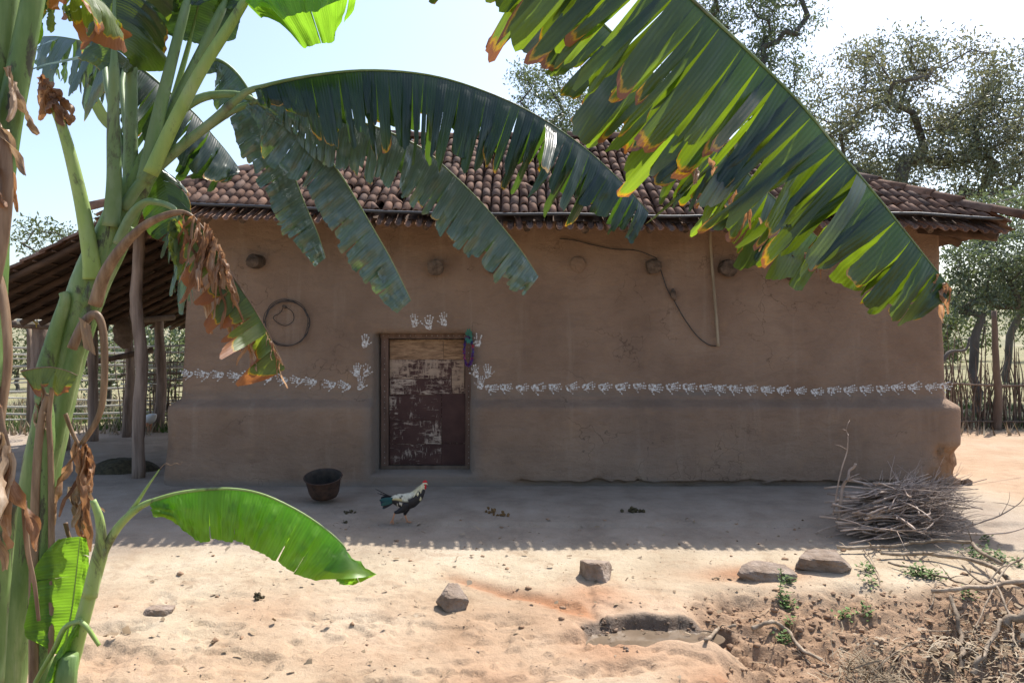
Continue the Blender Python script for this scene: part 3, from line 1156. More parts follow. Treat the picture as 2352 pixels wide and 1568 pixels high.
def ridge_line(a, b, n):
    a, b = Vector(a), Vector(b)
    d = (b - a)
    y = d.normalized()
    x = y.cross(Vector((0, 0, 1))).normalized()
    z = x.cross(y)
    B = Matrix((x, y, z)).transposed()
    for k in range(n):
        p = a + d * (k / n) + Vector((0, 0, .012 * rt.gauss(0, 1)))
        o = bpy.data.objects.new('ridge_tile', me_rid)
        C.objects.link(o)
        o.parent = roof
        o.matrix_local = Matrix.Translation(p - horg) @ (B @ Matrix.Rotation(rt.gauss(-.03, .02), 3, 'X') @ Matrix.Rotation(rt.gauss(0, .05), 3, 'Z')).to_4x4()


RZ = EZ + 2.887 * math.sin(PIT) + .02
ridge_line((EX0 + RUN, EY + RUN, RZ), (EX1 - RUN, EY + RUN, RZ), 14)
ridge_line((EX0 - .04, EY - .04, EZ + .08), (EX0 + RUN, EY + RUN, RZ), 13)
ridge_line((EX1 + .04, EY - .04, EZ - .02), (EX1 - RUN, EY + RUN, RZ), 13)
ridge_line((EX1, BYK, EZ + .03), (EX1 - RUN, BYK - RUN, RZ), 13)
ridge_line((EX0, BYK, EZ + .03), (EX0 + RUN, BYK - RUN, RZ), 13)

# long pole tied along the eave
mb = MB()
pts = []
for k in range(41):
    s = -3.45 + (EX1 - .12 + 3.45) * k / 40
    q = roof_pt(s, .062, .046)
    pts.append(q + Vector((0, 0, .006 * nz(s, 0, 1, 1.7))))
mb.tube(pts, [.016 + .002 * nz(k, 1, 1, .7) for k in range(41)], 8)
build('eave_pole', mb, MAT['cable'], roof)
mb = MB()
mb.tube([roof_pt(s, .14, -.065) for s in np.linspace(EX0 + .05, EX1 - .05, 30)], .018, 6)
build('eave_batten', mb, MAT['woodx'], roof)

# rafters under the eaves
rr_ = random.Random(3)
for k, px in enumerate((470, 560, 660, 760, 850, 905, 972, 1040, 1125, 1207, 1262, 1278, 1345, 1400, 1437, 1500, 1577, 1665, 1760, 1850, 1950, 2050, 2140)):
    s = (px - 1176) / FPX * 7.95
    if k in (10,):
        continue
    mb = MB()
    r0 = .16 + rr_.uniform(-.03, .04)
    pth = [roof_pt(s + rr_.uniform(-.03, .03), r_, -.15 + rr_.uniform(-.01, .01)) for r_ in (r0, .6, 1.2)]
    mb.tube(pth, rr_.uniform(.033, .044), 9, True, 1, .15, k)
    build('rafter', mb, MAT['log'], roof)
for k in range(7):
    # right overhang
    y = 7.95 + .62 * k
    mb = MB()
    c_ = min(1.0, max(.12, (y - EY) * .8 - .08))
    mb.tube([Vector((EX1 - .10, y, EZ - .13)), Vector((EX1 - .10 - c_ * .5, y + .01, EZ - .13 + .26 * c_)), Vector((EX1 - .10 - c_, y, EZ - .13 + .52 * c_))], .042, 8, True, 1, .15, k)
    build('rafter', mb, MAT['woodx'], roof)
mb = MB()
mb.tube([Vector((WX1 - .3, 8.45, EZ + .02)), Vector((EX1 - .02, 8.02, EZ - .13))], .05, 8, True, 1, .12)
build('rafter', mb, MAT['woodx'], roof)

# ---------------------------------------------------------------- lean-to shed on the left
shed = thing('lean_to_shed', 'open sided lean-to shed of crooked wooden posts under low tiled roof', 'shed', (-4.8, 11, 0))


def shed_z(x):
    return 2.90 + (x + 4.02) * .505


SX0, SX1 = -6.35, -3.62
SY0, SY1 = 8.46, 15.2
mb = MB()
mb.grid(lambda u, v: Vector((SX0 + (SX1 - SX0) * u, SY0 + .03 + (SY1 - SY0) * v, shed_z(SX0 + (SX1 - SX0) * u) + .09)), 6, 10)
sroof = build('shed_roof', mb, MAT['woodx'], shed)
for k in range(17):
    y = SY0 + .10 + k * .40
    mb = MB()
    r = random.uniform(.030, .045)
    mb.tube([Vector((SX0 + (SX1 - SX0) * t_, y + .03 * nz(k, t_ * 3, 0, 1), shed_z(SX0 + (SX1 - SX0) * t_) + .035 + .012 * nz(k, t_ * 2, 4, 1))) for t_ in np.linspace(0, 1, 7)], r, 8, True, 1, .2, k)
    build('rafter', mb, MAT['woodx'], sroof)
for k in range(13):
    x = SX0 + .12 + k * .21
    mb = MB()
    mb.tube([Vector((x, SY0 + .02 + (SY1 - SY0) * t_, shed_z(x) + .078)) for t_ in (0, .5, 1)], .012, 5)
    build('batten', mb, MAT['woodx'], sroof)
sh_up = Vector((1, 0, .505)).normalized()
sh_n = Vector((-.505, 0, 1)).normalized()
Bs = Matrix((Vector((0, 1, 0)) * -1, sh_up, sh_n)).transposed()
if Bs.determinant() < 0:
    Bs = Matrix((Vector((0, 1, 0)), sh_up, sh_n)).transposed()
sm = Merge()
for c in range(int((SY1 - SY0) / TW)):
    for j in range(15):
        x = SX0 + j * TE * sh_up.x
        loc = Vector((x, SY0 + .05 + c * TW, shed_z(x) + .09)) + sh_n * .03
        rot = Bs @ Matrix.Rotation(-.055 + rt.gauss(0, .02), 3, 'X') @ Matrix.Rotation(rt.gauss(0, .04), 3, 'Z')
        if c == 0:
            o = bpy.data.objects.new('roof_tile', me_cov[j % 3])
            C.objects.link(o)
            o.parent = sroof
            o.matrix_local = Matrix.Translation(loc - ORG[shed.name]) @ rot.to_4x4()
        else:
            sm.add(cov_v, cov_f, rot, loc, rt.random())
sm.out('shed_tiles', MAT['tile'], sroof, ORG[shed.name])


def crooked(name, pts, rads, parent, mat='post', n=10, rough=.18, seed=1):
    mb = MB()
    m = max(10, len(pts) * 4)
    pp = catmull(pts, m)
    rd = [rads[0] + (rads[1] - rads[0]) * k / m for k in range(m + 1)]
    mb.tube(pp, rd, n, True, 1, rough, seed)
    return build(name, mb, MAT[mat], parent)


def post(pxs, d, r0, r1, seed):
    p = [P(x, y, d) for x, y in pxs]
    p[0].z = gz(p[0].x, p[0].y) - .03
    top = p[-1]
    if top.x > SX0:
        top.z = shed_z(top.x) + .02
    return crooked('post', p, (r0, r1), shed, 'post', 10, .2, seed)


post([(318, 1092), (318, 960), (326, 840), (316, 740), (312, 680), (318, 600), (320, 555)], 8.75, .070, .062, 3)
post([(215, 1010), (214, 900), (212, 760), (212, 700)], 12.0, .075, .07, 4)
post([(290, 1000), (296, 920), (300, 860), (294, 760), (292, 700)], 12.5, .075, .06, 5)
post([(362, 985), (372, 880), (366, 780), (366, 730)], 13.3, .09, .07, 6)
post([(142, 1035), (140, 900), (132, 740)], 11.0, .10, .09, 7)
post([(88, 1020), (88, 880), (90, 790), (92, 745)], 11.6, .11, .10, 8)
mb = MB()
mb.tube([P(-60, 740, 11.2), P(90, 748, 11.4), P(250, 752, 11.8)], .055, 8, True, 1, .12)
build('beam', mb, MAT['wood'], shed)
mb = MB()
mb.tube([P(40, 738, 10.9), P(120, 741, 11.0), P(205, 752, 11.2)], .035, 8, True, 1, .1)
build('beam', mb, MAT['bamboo'], shed)
mb = MB()
mb.tube([P(100, 800, 11.9), P(90, 765, 11.9), P(118, 745, 11.8)], .08, 8, True, 1, .1)
build('brace', mb, MAT['wood'], shed)
mb = MB()
mb.tube([P(180, 838, 12.2), P(260, 823, 12.3), P(352, 803, 12.6)], .045, 8, True, 1, .15)
build('rail', mb, MAT['wood'], shed)
mb = MB()
mb.tube([P(180, 742, 12.2), P(300, 738, 12.6), P(400, 728, 13.2)], .05, 8, True, 1, .15)
build('beam', mb, MAT['wood'], shed)
# eroded earth edge of the house end facing the shed is part of the wall; bundle, rope, basket and heap are things
rope_p = [P(89, 655, 10.3), P(86, 690, 10.3), P(84, 725, 10.3), P(86, 745, 10.3), P(80, 738, 10.3), P(74, 736, 10.3), P(82, 742, 10.3), P(84, 752, 10.3)]
rope_p[0].z = shed_z(rope_p[0].x) + .02
mb = MB()
mb.tube(catmull(rope_p, 24), .008, 6)
tag(build('rope', mb, MAT['rope']), 'thin yellow rope hanging from the shed rafters', 'rope')
mb = MB()
bp = catmull([P(288, 690, 12.2), P(288, 718, 12.2), P(286, 745, 12.2), P(285, 775, 12.2), P(290, 800, 12.2)], 14)
bp[0].z = shed_z(bp[0].x) + .02
mb.tube(bp, [.012, .012, .012, .015, .03, .07, .11, .14, .15, .15, .155, .15, .13, .09, .05], 12, True, .7, .35, 2)
tag(build('hanging_bundle', mb, MAT['brownbundle']), 'brown cloth bundle hanging under the shed roof', 'bundle')
# woven basket
bk = thing('basket', 'round woven cane basket on the shed rail behind the thick post', 'basket', P(142, 800, 12.6))
c = P(138, 795, 12.6)
for k in range(16):
    a = 2 * math.pi * k / 16
    mb = MB()
    mb.tube([c + Vector((math.cos(a) * r, math.sin(a) * r, h)) for r, h in ((.26, -.16), (.27, 0), (.22, .12), (.10, .20), (.02, .22))], .008, 5)
    build('rib', mb, MAT['twig'], bk)
for h, r in ((-.16, .26), (-.08, .27), (0, .27), (.06, .25), (.12, .22), (.17, .15)):
    mb = MB()
    mb.tube([c + Vector((math.cos(a) * r, math.sin(a) * r, h)) for a in np.linspace(0, 2 * math.pi, 25)], .008, 5, False)
    build('hoop', mb, MAT['twig'], bk)
# ash / fodder heap behind the front post
mb = MB()
hc = G(296, 1078)
hc = Vector((hc.x - .05, 9.3, 0))


def heap(u, v):
    a = 2 * math.pi * u
    r = v * .36 * (1 + .2 * nz(math.cos(a), math.sin(a), 4, 1.4))
    return Vector((hc.x + r * 1.35 * math.cos(a), hc.y + r * math.sin(a), gz(hc.x, hc.y) - .01 + .15 * (1 - v ** 2) + .03 * nz(r * math.cos(a), r * math.sin(a), 1, 14)))


mb.grid(heap, 30, 10)
tag(build('fodder_heap', mb, MAT['dung']), 'low dark heap on the floor behind the crooked front post', 'heap')

# ---------------------------------------------------------------- banana plants
GRAV = Vector((0, 0, -1))


def leaf_profile(t, blunt=.7):
    a = .30 + .70 * sstep(0, .20, t)
    b = 1.0 if t < .6 else 1 - ((t - .6) / .4) ** 2.6 * blunt
    return a * b


def resample(pts, n=90):
    S = catmull(pts, n)
    cum = [0.0]
    for a, b in zip(S, S[1:]):
        cum.append(cum[-1] + (b - a).length)
    return S, cum


def blade(parent, pts, W, mat, k0=.45, k1=.95, strips=(.03, .10), torn=1.0, seed=0, sides=(1, -1), lean=.18, gt=.9, lateral=None,
          ripple=.005, blunt=.7, jl=.10, jk=.10, W2=None, nv=9, shrink=.22, sway=.10):
    """the two halves of a banana leaf hanging from its midrib, torn into strips along the veins"""
    rr = random.Random(seed)
    S, cum = resample(pts)
    L = cum[-1]
    n = len(S) - 1

    def at(u):
        u = min(max(u, 0), L - 1e-5)
        lo = np.searchsorted(cum, u) - 1
        lo = max(0, min(lo, n - 1))
        f = (u - cum[lo]) / max(1e-9, cum[lo + 1] - cum[lo])
        p = S[lo].lerp(S[lo + 1], f)
        a, b = S[max(0, lo - 2)], S[min(n, lo + 3)]
        return p, (b - a).normalized()

    mb = MB()
    au, av, ar, as_ = [], [], [], []
    for sd_ in sides:
        Ws = W if sd_ == sides[0] or W2 is None else W2
        u = 0.0
        while u < L - .004:
            w = rr.uniform(*strips)
            if rr.random() < .15:
                w *= 1.7
            ua, ub = u, min(L, u + w)
            if L - ub < .012:
                ub = L
            u = ub
            uc = (ua + ub) / 2
            dk = rr.gauss(0, jk) * torn
            dl = 1 + rr.gauss(0, jl) * torn
            sw = rr.gauss(0, sway) * torn
            tw = rr.gauss(0, .75) * torn
            vt = rr.uniform(.05, .85)
            if rr.random() < .25:
                vt = 1.0
            shr = shrink * rr.uniform(.3, 1.6) * torn
            fold = rr.gauss(0, .5) * torn if rr.random() < .3 else 0
            rn = rr.random()
            ph = rr.uniform(0, 6.28)
            slope = rr.gauss(0, .13) * torn
            gts = gt + (rr.uniform(-.20, .05) if torn > .9 and gt > .5 else 0)
            nu = max(2, int(math.ceil((ub - ua) / .011)))
            i0 = len(mb.v)
            for a in range(nu + 1):
                f = a / nu
                ui = ua + (ub - ua) * f
                p, T = at(ui)
                wid = Ws * leaf_profile(ui / L, blunt) * dl
                wid *= 1 - .05 * torn * abs(2 * f - 1) ** 4 + slope * (f - .5) + (.05 * nz(ui, seed, sd_, 45) + .03 * nz(ui, seed, sd_, 140)) * min(1, torn + .15)
                if lateral is not None:
                    B = (lateral - T * lateral.dot(T)).normalized()
                else:
                    B = T.cross(Vector((0, 0, 1)))
                    B = B.normalized() if B.length > .05 else Vector((0, -1, 0))
                B = B * sd_
                Gp = GRAV - T * (GRAV.dot(T) * gts)
                Gp.normalize()
                pos = p.copy()
                for b in range(nv + 1):
                    v = b / nv
                    k = k0 + (k1 - k0) * v ** .7 + dk * v
                    D = (B * (1 - k) + Gp * k)
                    D.normalize()
                    Nn = D.cross(T)
                    D = D + T * (lean + sw * v)
                    if fold and v > vt:
                        D = D + Nn * fold
                    if b:
                        pos = pos + D * (wid / nv)
                    q = pos.copy()
                    ex = max(0, v - vt)
                    q -= T * ((ui - uc) * shr * ex)
                    q += Nn * (tw * (ui - uc) * ex + ripple * (.6 * math.sin(ui * 62 + seed) + 1.5 * nz(ui, v * .25, seed + sd_, 32) + 1.0 * nz(ui, v * .3, seed + 2, 75)) * min(1, v * 2.5) + ripple * 1.6 * nz(ui, v, seed + sd_, 9) * v * 2)
                    mb.v.append(q)
                    au.append(ui)
                    av.append(v)
                    as_.append(abs(2 * f - 1) * min(1, torn))
                    ar.append(rn if torn > .3 else .5)
            for a in range(nu):
                for b in range(nv):
                    q = i0 + a * (nv + 1) + b
                    mb.f.append((q, q + 1, q + nv + 2, q + nv + 1))
    mb.at = {'u': au, 'v': av, 'rnd': ar, 's': as_}
    return build('leaf', mb, MAT[mat], parent)


def rib(parent, pts, r0, r1, mat='petiole', n=40, flat=.85, name='midrib', ease=1.0):
    mb = MB()
    pp = catmull(pts, n)
    mb.tube(pp, [r0 + (r1 - r0) * (k / n) ** ease for k in range(n + 1)], 9, True, flat)
    return build(name, mb, MAT[mat], parent)


def leaf(plant, pet, bl, W, mat='leaf', r=(.030, .016), petmat='petiole', **kw):
    lf = blade(plant, bl, W, mat, **kw)
    pts = [*pet, *bl[1:]] if pet and (Vector(pet[-1]) - Vector(bl[0])).length < 1e-4 else [*(pet or []), *bl]
    np_ = len(pet) if pet else 0
    mb = MB()
    m = 60
    pp = catmull(pts, m)
    fb = (np_ - 1) / (len(pts) - 1) if np_ > 1 else 0
    rad = []
    for k in range(m + 1):
        t_ = k / m
        rad.append((r[0] + (r[1] - r[0]) * (t_ / fb)) * .86 if t_ < fb else (r[1] + (.0020 - r[1]) * ((t_ - fb) / max(1e-6, 1 - fb)) ** .40) * .8)
    mb.tube(pp, rad, 9, True, .85)
    build('midrib', mb, MAT[petmat], lf)
    return lf


def px3(lst, d):
    """list of (px,py[,depth]) -> points"""
    out = []
    n = len(lst)
    for k, q in enumerate(lst):
        dd = q[2] if len(q) > 2 else (d if not isinstance(d, tuple) else d[0] + (d[1] - d[0]) * k / (n - 1))
        out.append(P(q[0], q[1], dd))
    return out


def dry_leaf(parent, pts, n, ln, w, mat='dry', seed=0, spread=.5, name='dry_leaf', curl=1.0):
    """shrivelled shreds hanging from a line"""
    rr = random.Random(seed)
    mb = MB()
    ww_, rn_ = [], []
    S, cum = resample(pts, 40)
    for k in range(n):
        p = S[min(40, int(rr.random() * 40))].copy()
        d = Vector((rr.gauss(0, spread), rr.gauss(0, spread), -1)).normalized()
        side = Vector((rr.gauss(0, 1), rr.gauss(0, 1), rr.gauss(0, .3)))
        side = (side - d * side.dot(d)).normalized()
        l = ln * rr.uniform(.5, 1.45)
        ww = w * rr.uniform(.25, .85)
        m = 18
        i0 = len(mb.v)
        tw = rr.gauss(0, .35) * curl
        rnk = rr.random()
        for a in range(m + 1):
            t_ = a / m
            wd = ww * (.35 + .65 * math.sin(math.pi * min(1, t_ * .9 + .1)) ** .6)
            nn = d.cross(side)
            for b in range(6):
                f = b / 5 - .5
                mb.v.append(p + side * (f * wd * (1 + .25 * nz(t_ * 9, k, seed, 1.0))) + nn * (wd * (.30 * curl * math.cos(f * 6 + k) * (t_ + .2) + .30 * nz(t_ * 9, f * 4 + k, seed, 1.3) + .14 * nz(t_ * 22, f * 7 + k, seed, 1.3))))
                ww_.append(f * wd * 40 + k * 3.3)
                rn_.append(rnk)
            d = (d + Vector((rr.gauss(0, .16), rr.gauss(0, .16), -.12)) * curl).normalized()
            side = (Matrix.Rotation(tw, 3, d) @ side)
            side = (side - d * side.dot(d)).normalized()
            p = p + d * (l / m)
        for a in range(m):
            for b in range(5):
                q = i0 + a * 6 + b
                mb.f.append((q, q + 1, q + 7, q + 6))
    mb.at = {'w': ww_, 'rnd': rn_, 'u': ww_}
    return build(name, mb, MAT[mat], parent)


D1 = 3.6
base = P(-5, 1690, D1)
base.z = gz(base.x, base.y)
plant = thing('banana_plant', 'large leaning banana plant with torn leaves arching over the yard', 'banana plant', base)
# leaning false stem
ax = [P(-12, 1712, D1), P(15, 1568, D1), P(47, 1355, D1), (P(82, 1150, D1)), P(118, 970, D1), P(156, 815, D1), P(205, 656, D1), P(250, 560, D1), P(290, 470, D1), P(322, 395, D1), P(345, 340, D1)]
mb = MB()
pp = catmull(ax, 60)
rd = [lerp_tab([(0, .082), (.5, .080), (.66, .086), (.8, .072), (.92, .045), (1, .025)], k / 60) for k in range(61)]
mb.tube(pp, rd, 18, True, 1.0, .05)
stem = build('false_stem', mb, MAT['stem'], plant)
# sheath edges wrapped over the stem
for k, (pts, r0, r1) in enumerate((
        ([(95, 1120), (135, 960), (175, 800), (215, 690), (262, 590), (300, 520)], .043, .038),
        ([(60, 1250), (92, 1080), (125, 900), (160, 760), (200, 640), (225, 590)], .040, .032),
        ([(30, 1568), (62, 1300), (100, 1100), (140, 920), (165, 830)], .046, .038),
        ([(190, 720), (235, 610), (262, 500), (262, 420)], .050, .030),
        ([(240, 600), (285, 500), (325, 420), (350, 340)], .046, .028),
        ([(250, 590), (300, 500), (350, 400), (400, 350)], .040, .028))):
    q = px3(pts, D1 - .045 + .012 * (k % 3))
    mb = MB()
    m = 30
    mb.tube(catmull(q, m), [r0 + (r1 - r0) * j / m if j > 2 else r0 * (.4 + .3 * j) for j in range(m + 1)], 12, True, .75, .04, k)
    build('sheath', mb, MAT['stem'], plant)
# young sheath with a dry tip at the left
rib(plant, px3([(105, 850), (118, 800), (135, 740), (150, 690), (146, 672)], D1 - .09), .042, .020, 'stem', 24, 1, 'sheath')

# A: long arching leaf
leaf(plant, px3([(285, 480), (330, 415), (400, 350), (480, 285), (545, 228), (585, 204)], (3.55, 3.55)),
     px3([(585, 204), (700, 177), (840, 162), (980, 172), (1100, 205), (1220, 258), (1330, 330), (1420, 410), (1490, 488)], (3.55, 3.9)),
     .375, 'leaf', (.040, .019), k0=.55, k1=1.0, strips=(.012, .07), torn=1.0, seed=3, W2=.24, lean=.03, blunt=.55, jl=.13, shrink=.16, jk=.08, sway=.06)
# B3
leaf(plant, px3([(300, 470), (345, 395), (420, 335), (480, 290), (545, 250), (612, 232)], (3.62, 3.72)),
     px3([(612, 232), (700, 250), (800, 272), (890, 302), (969, 341), (1031, 392), (1110, 470), (1188, 564), (1237, 635)], (3.72, 4.05)),
     .262, 'leafpale', (.036, .018), k0=.72, k1=.98, strips=(.015, .07), torn=.55, seed=8, W2=.17, lean=.06, blunt=.5, ripple=.007)
# B2
leaf(plant, px3([(310, 440), (345, 365), (395, 275), (455, 228), (520, 216), (575, 226)], (3.6, 3.7)),
     px3([(575, 226), (640, 268), (695, 318), (742, 350), (780, 398), (820, 462), (860, 530), (900, 600), (944, 690)], (3.7, 3.95)),
     .205, 'leafpale', (.036, .018), k0=.72, k1=.96, strips=(.02, .09), torn=.5, seed=21, W2=.12, lean=.05, blunt=.5, ripple=.008)
# B1
leaf(plant, px3([(320, 420), (350, 340), (395, 250), (435, 180), (462, 150)], (3.66, 3.75)),
     px3([(462, 150), (500, 138), (545, 170), (590, 240), (630, 325), (668, 388), (699, 466), (728, 533), (748, 592)], (3.75, 3.95)),
     .175, 'leafpale', (.030, .017), k0=.72, k1=.96, strips=(.02, .09), torn=.5, seed=33, W2=.11, lean=.05, blunt=.5, ripple=.008)
# C: dark leaf falling behind the crown to the right
leaf(plant, px3([(300, 420), (270, 300), (245, 190), (250, 130)], (3.8, 4.1)),
     px3([(250, 130), (320, 156), (390, 212), (449, 263), (488, 310), (522, 350), (550, 388)], (4.1, 4.5)),
     .30, 'leaf', (.026, .014), k0=.5, k1=1, strips=(.02, .08), torn=1.0, seed=41, lean=.03, blunt=.7, jl=.18)
# C2: leaf thrown to the left
leaf(plant, px3([(295, 400), (290, 300), (280, 200), (285, 148)], (3.8, 4.1)),
     px3([(285, 148), (250, 118), (215, 103), (168, 90), (130, 84), (100, 84)], (4.1, 4.4)),
     .30, 'leafpale', (.024, .013), k0=.55, k1=1, strips=(.015, .06), torn=1.2, seed=45, lean=.05, blunt=.4, jl=.2)
# upright petioles with blades above
leaf(plant, px3([(255, 520), (262, 420), (260, 300), (262, 150)], (3.5, 3.45)),
     px3([(262, 150), (262, 60), (270, -80), (300, -220), (360, -330)], (3.45, 3.6)),
     .26, 'leafold', (.046, .026), k0=.10, k1=.75, strips=(.05, .16), torn=.7, seed=51, lean=.05)
leaf(plant, px3([(300, 440), (300, 340), (303, 160), (310, 20)], (3.58, 3.6)),
     px3([(310, 20), (314, -60), (330, -200), (380, -320)], (3.6, 3.9)),
     .24, 'leaf', (.044, .024), k0=.05, k1=.5, strips=(.2, .4), torn=.2, seed=52, lean=.05)
leaf(plant, px3([(330, 420), (360, 280), (392, 150), (428, 10)], (3.55, 3.6)),
     px3([(428, 10), (450, -70), (480, -190), (540, -320)], (3.6, 3.8)),
     .22, 'leaf', (.042, .024), k0=.05, k1=.5, strips=(.2, .4), torn=.2, seed=53, lean=.05)
leaf(plant, px3([(345, 380), (385, 270), (412, 180), (436, 95)], (3.72, 3.8)),
     px3([(436, 95), (450, 40), (470, -60), (500, -160)], (3.8, 3.9)),
     .21, 'leafpale', (.022, .014), 'petfresh', k0=-.15, k1=.25, strips=(.2, .4), torn=.2, seed=54, lean=-.25, lateral=Vector((1, .1, 0)))
leaf(plant, px3([(340, 400), (385, 280), (440, 165), (510, 20)], (3.62, 3.66)),
     px3([(510, 20), (530, -40), (580, -160), (660, -260)], (3.66, 3.8)),
     .24, 'leaf', (.042, .025), k0=.05, k1=.5, strips=(.2, .4), torn=.2, seed=55, lean=.05)
leaf(plant, px3([(345, 400), (395, 290), (460, 165), (530, 55), (562, 5)], (3.5, 3.5)),
     px3([(562, 5), (590, -25), (640, -52), (700, -68), (765, -66), (820, -44)], (3.5, 3.5)),
     .33, 'leaffresh', (.040, .024), 'petfresh', k0=.20, k1=.86, strips=(.25, .5), torn=.12, seed=56, lean=.08, blunt=.6, ripple=.006)
# F: low green petiole and its shredded hanging leaf
leaf(plant, px3([(270, 560), (298, 500), (325, 470), (352, 463), (400, 480)], (3.5, 3.45)),
     px3([(400, 480), (402, 520), (412, 570), (424, 630), (434, 690)], (3.45, 3.45)),
     .12, 'leafpale', (.030, .017), k0=.4, k1=.9, strips=(.02, .06), torn=1.3, seed=61, lean=.3, lateral=Vector((1, .3, 0)), gt=.3, jl=.3)
blade(plant, px3([(352, 375), (372, 410), (385, 450), (400, 540)], 3.7), .13, 'leaf', seed=62, torn=.6, lateral=Vector((1, .4, 0)), k0=.2, k1=.5, gt=.5)
# dead leaf: pale petiole, brown shreds, last green strip
leaf(plant, px3([(218, 700), (240, 630), (285, 562), (345, 510), (420, 488)], (3.45, 3.35)),
     px3([(420, 488), (462, 520), (500, 575), (535, 635), (572, 690), (608, 750), (655, 845)], (3.35, 3.4)),
     .17, 'leafdying', (.036, .015), 'drypale', k0=.6, k1=1, strips=(.03, .09), torn=1.3, seed=71, lean=.0, W2=.10, jl=.25, blunt=.75, sides=(1, -1))
dry_leaf(plant, px3([(425, 488), (470, 510), (500, 560), (520, 610)], 3.34), 26, .26, .045, 'dry', 5, .35)
dry_leaf(plant, px3([(540, 680), (560, 730), (590, 760)], 3.38), 14, .17, .035, 'dry', 6, .3)
dry_leaf(plant, px3([(600, 740), (630, 800), (655, 845)], 3.38), 9, .10, .022, 'dry', 7, .3)
dry_leaf(plant, px3([(395, 500), (410, 530), (430, 540)], 3.37), 6, .22, .06, 'leafdying', 8, .3)
# E: dead upright petiole with shrivelled leaf
rib(plant, px3([(212, 640), (208, 590), (190, 480), (165, 370), (140, 285), (118, 235)], (3.52, 3.45)), .042, .018, 'petfresh')
dry_leaf(plant, px3([(95, 165), (118, 205), (135, 255)], 3.45), 12, .14, .075, 'dry', 9, .6)
# G: bent dead petiole hanging in front of the stem
rib(plant, px3([(165, 800), (190, 745), (215, 722), (232, 740), (240, 800), (238, 900), (225, 960), (188, 1020)], 3.42), .022, .012, 'drypale')
rib(plant, px3([(150, 950), (165, 990), (182, 1025)], 3.42), .010, .008, 'drypale')
mb = MB()
mb.grid(lambda u, v: P(180 + 28 * u + 12 * v, 728 + 70 * v + 18 * u, 3.40 - .03 * math.sin(u * 3)) + Vector((0, .01 * nz(u, v, 1, 3), 0)), 6, 8)
build('dry_sheath', mb, MAT['drypale'], plant)
dry_leaf(plant, px3([(168, 1015), (190, 1010), (205, 1030)], 3.42), 9, .36, .075, 'dry', 10, .12)
dry_leaf(plant, px3([(160, 1120), (185, 1100), (195, 1090)], 3.42), 6, .22, .07, 'drypale', 11, .12)
rib(plant, px3([(150, 1200), (160, 1235), (180, 1262), (186, 1290)], 3.42), .010, .006, 'drypale')

# H: cut young stem with half a leaf, beside the big stem
hb = P(98, 1760, 3.35)
hb.z = gz(hb.x, hb.y)
cutp = thing('banana_sucker', 'withered banana sucker cut short, with half a browned leaf on top', 'banana plant', hb)
mb = MB()
mb.tube(catmull(px3([(96, 1790), (98, 1568), (100, 1300), (102, 1100), (104, 980), (100, 905)], 3.35), 30), [.046 - .012 * k / 30 for k in range(31)], 10, True, 1, .1)
build('false_stem', mb, MAT['stem'], cutp)
rib(cutp, px3([(78, 1600), (78, 1300), (84, 1080), (96, 960), (112, 905)], 3.31), .022, .014, 'drypale', name='dry_sheath')
rib(cutp, px3([(118, 1500), (118, 1200), (116, 1040), (112, 960), (120, 890)], 3.31), .014, .010, 'drypale', name='dry_sheath')
dry_leaf(cutp, px3([(85, 925), (118, 905)], 3.32), 9, .12, .03, 'drypale', 13, .25)
leaf(cutp, px3([(98, 930), (100, 900), (80, 868), (55, 852)], 3.32), px3([(50, 852), (80, 846), (115, 843), (150, 850), (178, 862)], 3.30), .10, 'leafdying', (.012, .008), 'drypale',
     k0=.6, k1=1, strips=(.05, .1), torn=.8, seed=77, lean=.0, sides=(1,), blunt=.2)

# left-hand plant, mostly outside the frame; its longest leaf arches over the camera's view to the right
D2 = 2.55
b2 = P(-45, 2050, D2)
b2.z = gz(b2.x, b2.y)
plant2 = thing('banana_plant', 'old banana plant wrapped in dry brown sheaths, its long ragged leaf drooping over the roof', 'banana plant', b2)
ax = [Vector((b2.x, b2.y, b2.z - .03)), P(-40, 1568, D2), P(-22, 1200, D2), P(-8, 800, D2), P(10, 400, D2), P(50, 60, D2), P(75, -150, D2)]
mb = MB()
mb.tube(catmull(ax, 50), [.082 - .028 * (k / 50) for k in range(51)], 16, True, 1, .06)
build('false_stem', mb, MAT['stem'], plant2)
for k, (pts, r0, r1, m) in enumerate((
        ([(-5, 700), (20, 520), (50, 300), (85, 120), (112, -20), (140, -200)], .045, .032, 'stem'),
        ([(-10, 500), (5, 300), (30, 120), (50, -30), (60, -200)], .05, .035, 'stem'),
        ([(10, 1568), (22, 1420), (35, 1290), (52, 1150)], .04, .03, 'stem'))):
    rib(plant2, px3(pts, D2 - .06 + .02 * k), r0, r1, m, 30, .9, 'sheath')
for k, (pts, r0, r1, m) in enumerate((
        ([(38, 300), (48, 420), (40, 540), (22, 640), (10, 700), (14, 820), (30, 960), (55, 1080), (48, 1180)], .024, .016, 'drypale'),
        ([(5, 610), (30, 640), (46, 720), (52, 830), (40, 930), (30, 1010)], .022, .016, 'drypale'),
        ([(-10, 760), (8, 860), (22, 960), (40, 1090), (36, 1200)], .020, .014, 'drypale'),
        ([(20, 420), (30, 520), (24, 620), (8, 680)], .020, .018, 'drypale'),
        ([(88, 1150), (96, 1260), (112, 1340), (122, 1425)], .010, .006, 'drypale'),
        ([(-6, 1480), (14, 1560), (40, 1620)], .016, .012, 'drypale'))):
    rib(plant2, px3(pts, D2 - .13 + .012 * k), r0, r1, m, 30, .55, 'dry_petiole')
dry_leaf(plant2, px3([(5, 190), (35, 150), (60, 160)], D2 - .12), 6, .34, .06, 'drypale', 21, .10)
